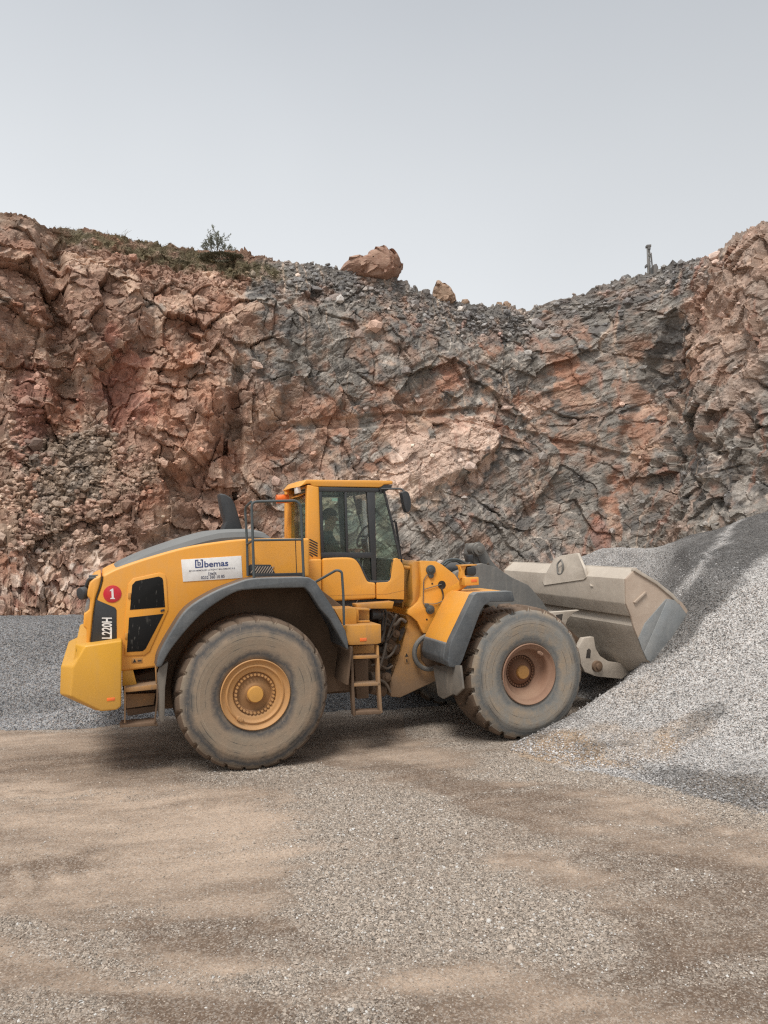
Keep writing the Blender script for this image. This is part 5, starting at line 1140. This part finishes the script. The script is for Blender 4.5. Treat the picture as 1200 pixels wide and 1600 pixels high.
# the long low heap behind the machine
lx = np.arange(-16, 1.6, .035); ly = np.arange(10.0, 19, .035); LX, LY = np.meshgrid(lx, ly)
foot = 11.35 + .165*(LX+5.3) + .25*fbm(LX/2, LX*0+1.3, 4, 960); dd = LY-foot
cap2 = 1.36 + .02*(LX+5) + .12*fbm(LX/2.5, LY/2.5, 4, 965) - np.clip(dd-3.5,0,9)*.6
LZ = smin(dd*.66, cap2, .3)
sm1 = .26*np.exp(-(((LX+4.55)/.45)**2+((dd+.10)/.28)**2)) + .24*np.exp(-(((LX+3.95)/.36)**2+((dd+.08)/.25)**2)) + .16*np.exp(-(((LX+5.3)/.6)**2+((dd+.05)/.22)**2))
LZ = smax(LZ, sm1-.04, .08) + .02*fbm(LX*1.7, LY*1.7, 4, 970) + .014*(h2(np.arange(LX.size).reshape(LX.shape), np.zeros(LX.shape), 8)-.5)
LZ = np.where((dd < -.5), -.3, LZ); LZ = np.where(LX > .9, LZ-(LX-.9)*2, LZ)
damp2 = .42+.35*fbm(LX/1.5, LY/1.2, 4, 975)-1.2*sm1/.26 - .3*np.exp(-(((LX+5.2)/1.3)**2+((LZ-.55)/.25)**2))
M['heap2'] = heapmat('wet_crushed_stone', (.060,.061,.064), (.36,.365,.375), 78)
lp = grid_mesh('gravel_heap', LX, LY, LZ, 'heap2', {'brown': np.clip(.02+0*LX,0,1).ravel(), 'damp': np.clip(damp2,0,1).ravel()})
tag(lp, 'long low grey gravel heap behind the loader and its rear bumper', 'gravel heap')

# ---- loose stones on the floor in the foreground
def stones(n, seed):
    r = np.random.default_rng(seed); w_ = (gv**1.6+.06)*(GY > 3.2)*(GY < 9.5)*(np.abs(gpx-600) < 640)*(gpy < 1640)
    ar = np.outer(np.gradient(ay), np.gradient(ax)); w_ = (w_*ar/np.maximum(GY,1)).ravel(); w_ /= w_.sum(); i = r.choice(len(w_), n, p=w_)
    p = np.stack([GX.ravel()[i]+r.uniform(-.015,.015,n), GY.ravel()[i]+r.uniform(-.015,.015,n), GZ.ravel()[i]+.001], -1)
    s_ = np.clip(r.lognormal(-5.1, .36, n), .004, .02)*(.8+.5*gv.ravel()[i])
    oc = np.array([(1,0,0),(0,1,0),(-1,0,0),(0,-1,0),(0,0,1),(0,0,-1)],float); fc = np.array([(0,1,4),(1,2,4),(2,3,4),(3,0,4),(1,0,5),(2,1,5),(3,2,5),(0,3,5)])
    V = oc[None]*r.uniform(.55,1.25,(n,6,1)) + r.normal(0,.22,(n,6,3)); an = r.uniform(0,6.28,n); ca_, sa = np.cos(an)[:,None], np.sin(an)[:,None]
    V = np.stack([V[...,0]*ca_-V[...,1]*sa, V[...,0]*sa+V[...,1]*ca_, V[...,2]*.8], -1)*s_[:,None,None] + p[:,None,:]
    Fc = fc[None]+(np.arange(n)*6)[:,None,None]
    br_ = r.uniform(.14,.42,n)**1.0; tintc = np.stack([br_*1.14, br_*.96, br_*.79], -1); wh = r.random(n) < .07; tintc[wh] = np.array([.52,.5,.47])
    return raw_mesh('loose_gravel', V.reshape(-1,3), Fc.reshape(-1,3), 'pebble', {'rock': np.repeat(tintc, 6, 0)}, smooth=False)
m, nt, b = newmat('pebble_stone'); at = nt.nodes.new('ShaderNodeAttribute'); at.attribute_name = 'rock'; L(nt, at.outputs['Color'], b.inputs['Base Color']); b.inputs['Roughness'].default_value = .9; M['pebble'] = m
o = stones(70000, 5); tag(o, 'small loose stones strewn over the brown quarry floor', 'gravel', None, 'stuff')

rs = np.random.default_rng(9); ok = (HZ > .02)&(HZ < 3)&(hpx > 700)&(hpx < 1215)&(hpy > 860)
ws = (ok*(.25+1.6*np.exp(-(d0/.55)**2)+.5*sst(fbm(HX*1.2,HY*1.2,4,990),0,.4))/np.maximum(HY,4)).ravel(); ws /= ws.sum(); n_ = 26000; i_ = rs.choice(len(ws), n_, p=ws)
p_ = np.stack([HX.ravel()[i_]+rs.uniform(-.015,.015,n_), HY.ravel()[i_]+rs.uniform(-.015,.015,n_), HZ.ravel()[i_]+.004], -1)
sz_ = np.clip(rs.lognormal(-4.75,.35,n_), .006, .024)
oc = np.array([(1,0,0),(0,1,0),(-1,0,0),(0,-1,0),(0,0,1),(0,0,-1)],float); fc = np.array([(0,1,4),(1,2,4),(2,3,4),(3,0,4),(1,0,5),(2,1,5),(3,2,5),(0,3,5)])
V = (oc[None]*rs.uniform(.55,1.25,(n_,6,1)) + rs.normal(0,.25,(n_,6,3)))*sz_[:,None,None] + p_[:,None,:]
bz = rs.uniform(.2,.66,n_); tc_ = np.stack([bz*1.02,bz*.98,bz*.95],-1)*(1-.5*np.clip(damp,0,1).ravel()[i_])[:,None]
o = raw_mesh('loose_gravel', V.reshape(-1,3), (fc[None]+(np.arange(n_)*6)[:,None,None]).reshape(-1,3), 'pebble', {'rock': np.repeat(tc_,6,0)}, smooth=False); tag(o, 'coarser grey stones lying over the slope and toe of the big heap', 'gravel', None, 'stuff')

# ================================================================== LIGHT, SKY, CAMERA
SUN_EL, SUN_AZ = math.radians(58), math.radians(205)      # azimuth clockwise from +Y
to = Vector((math.sin(SUN_AZ)*math.cos(SUN_EL), math.cos(SUN_AZ)*math.cos(SUN_EL), math.sin(SUN_EL)))
ld = bpy.data.lights.new('sun', 'SUN'); ld.energy = 2.6; ld.angle = math.radians(20); ld.color = (1,.96,.90)
lo = bpy.data.objects.new('sun', ld); COL.objects.link(lo); lo.rotation_euler = (-to).to_track_quat('-Z','Y').to_euler(); lo.location = (0,-20,40)
w = bpy.data.worlds.new('World'); S.world = w; w.use_nodes = True; nt = w.node_tree; bg = nt.nodes['Background']
skt = nt.nodes.new('ShaderNodeTexSky'); skt.sky_type = 'NISHITA'; skt.sun_disc = False; skt.sun_elevation = SUN_EL; skt.sun_rotation = SUN_AZ; skt.air_density = 1.0; skt.dust_density = 3.0
# overcast: the clear sky's blue is veiled by an even layer of cloud
tc = nt.nodes.new('ShaderNodeTexCoord'); sx = nt.nodes.new('ShaderNodeSeparateXYZ'); L(nt, tc.outputs['Generated'], sx.inputs[0])
cr = nt.nodes.new('ShaderNodeValToRGB'); L(nt, sx.outputs[2], cr.inputs[0]); e = cr.color_ramp.elements
e[0].position = 0.0; e[0].color = (6.3,6.35,6.45,1); e[1].position = 1.0; e[1].color = (9.5,9.7,9.9,1)
for p_, c_ in ((.30,(5.55,5.68,5.74)),(.45,(4.8,4.95,5.05)),(.60,(3.95,4.12,4.30)),(.72,(4.2,4.35,4.5)),(.85,(8,8.2,8.4))):
    q = cr.color_ramp.elements.new(p_); q.color = (*c_,1)
nz = noise(nt, tc.outputs['Generated'], 1.6, 3, .5)
hs = nt.nodes.new('ShaderNodeHueSaturation'); L(nt, cr.outputs[0], hs.inputs['Color'])
side_ = math2(nt,'MULTIPLY', sx.outputs[0], -.20)
L(nt, math2(nt,'ADD', math2(nt,'ADD', side_, .90), math2(nt,'MULTIPLY', nz, .22)), hs.inputs['Value'])
L(nt, mixc(nt, .90, skt.outputs[0], hs.outputs[0]), bg.inputs[0]); bg.inputs[1].default_value = .135
cd = bpy.data.cameras.new('camera'); co_ = bpy.data.objects.new('camera', cd); COL.objects.link(co_); S.camera = co_
cd.sensor_fit = 'VERTICAL'; cd.sensor_height = 36; cd.lens = 36*F/1600; cd.clip_end = 2000; cd.clip_start = .1
co_.location = (0,0,H); co_.rotation_euler = (math.pi/2+PITCH, 0, 0)
S.view_settings.view_transform = 'Standard'; S.view_settings.look = 'None'; S.view_settings.exposure = 0.15; S.view_settings.gamma = 1
S.render.engine = 'CYCLES'; S.cycles.use_denoising = False; S.cycles.filter_width = 1.25; S.cycles.max_bounces = 6; S.cycles.transparent_max_bounces = 12
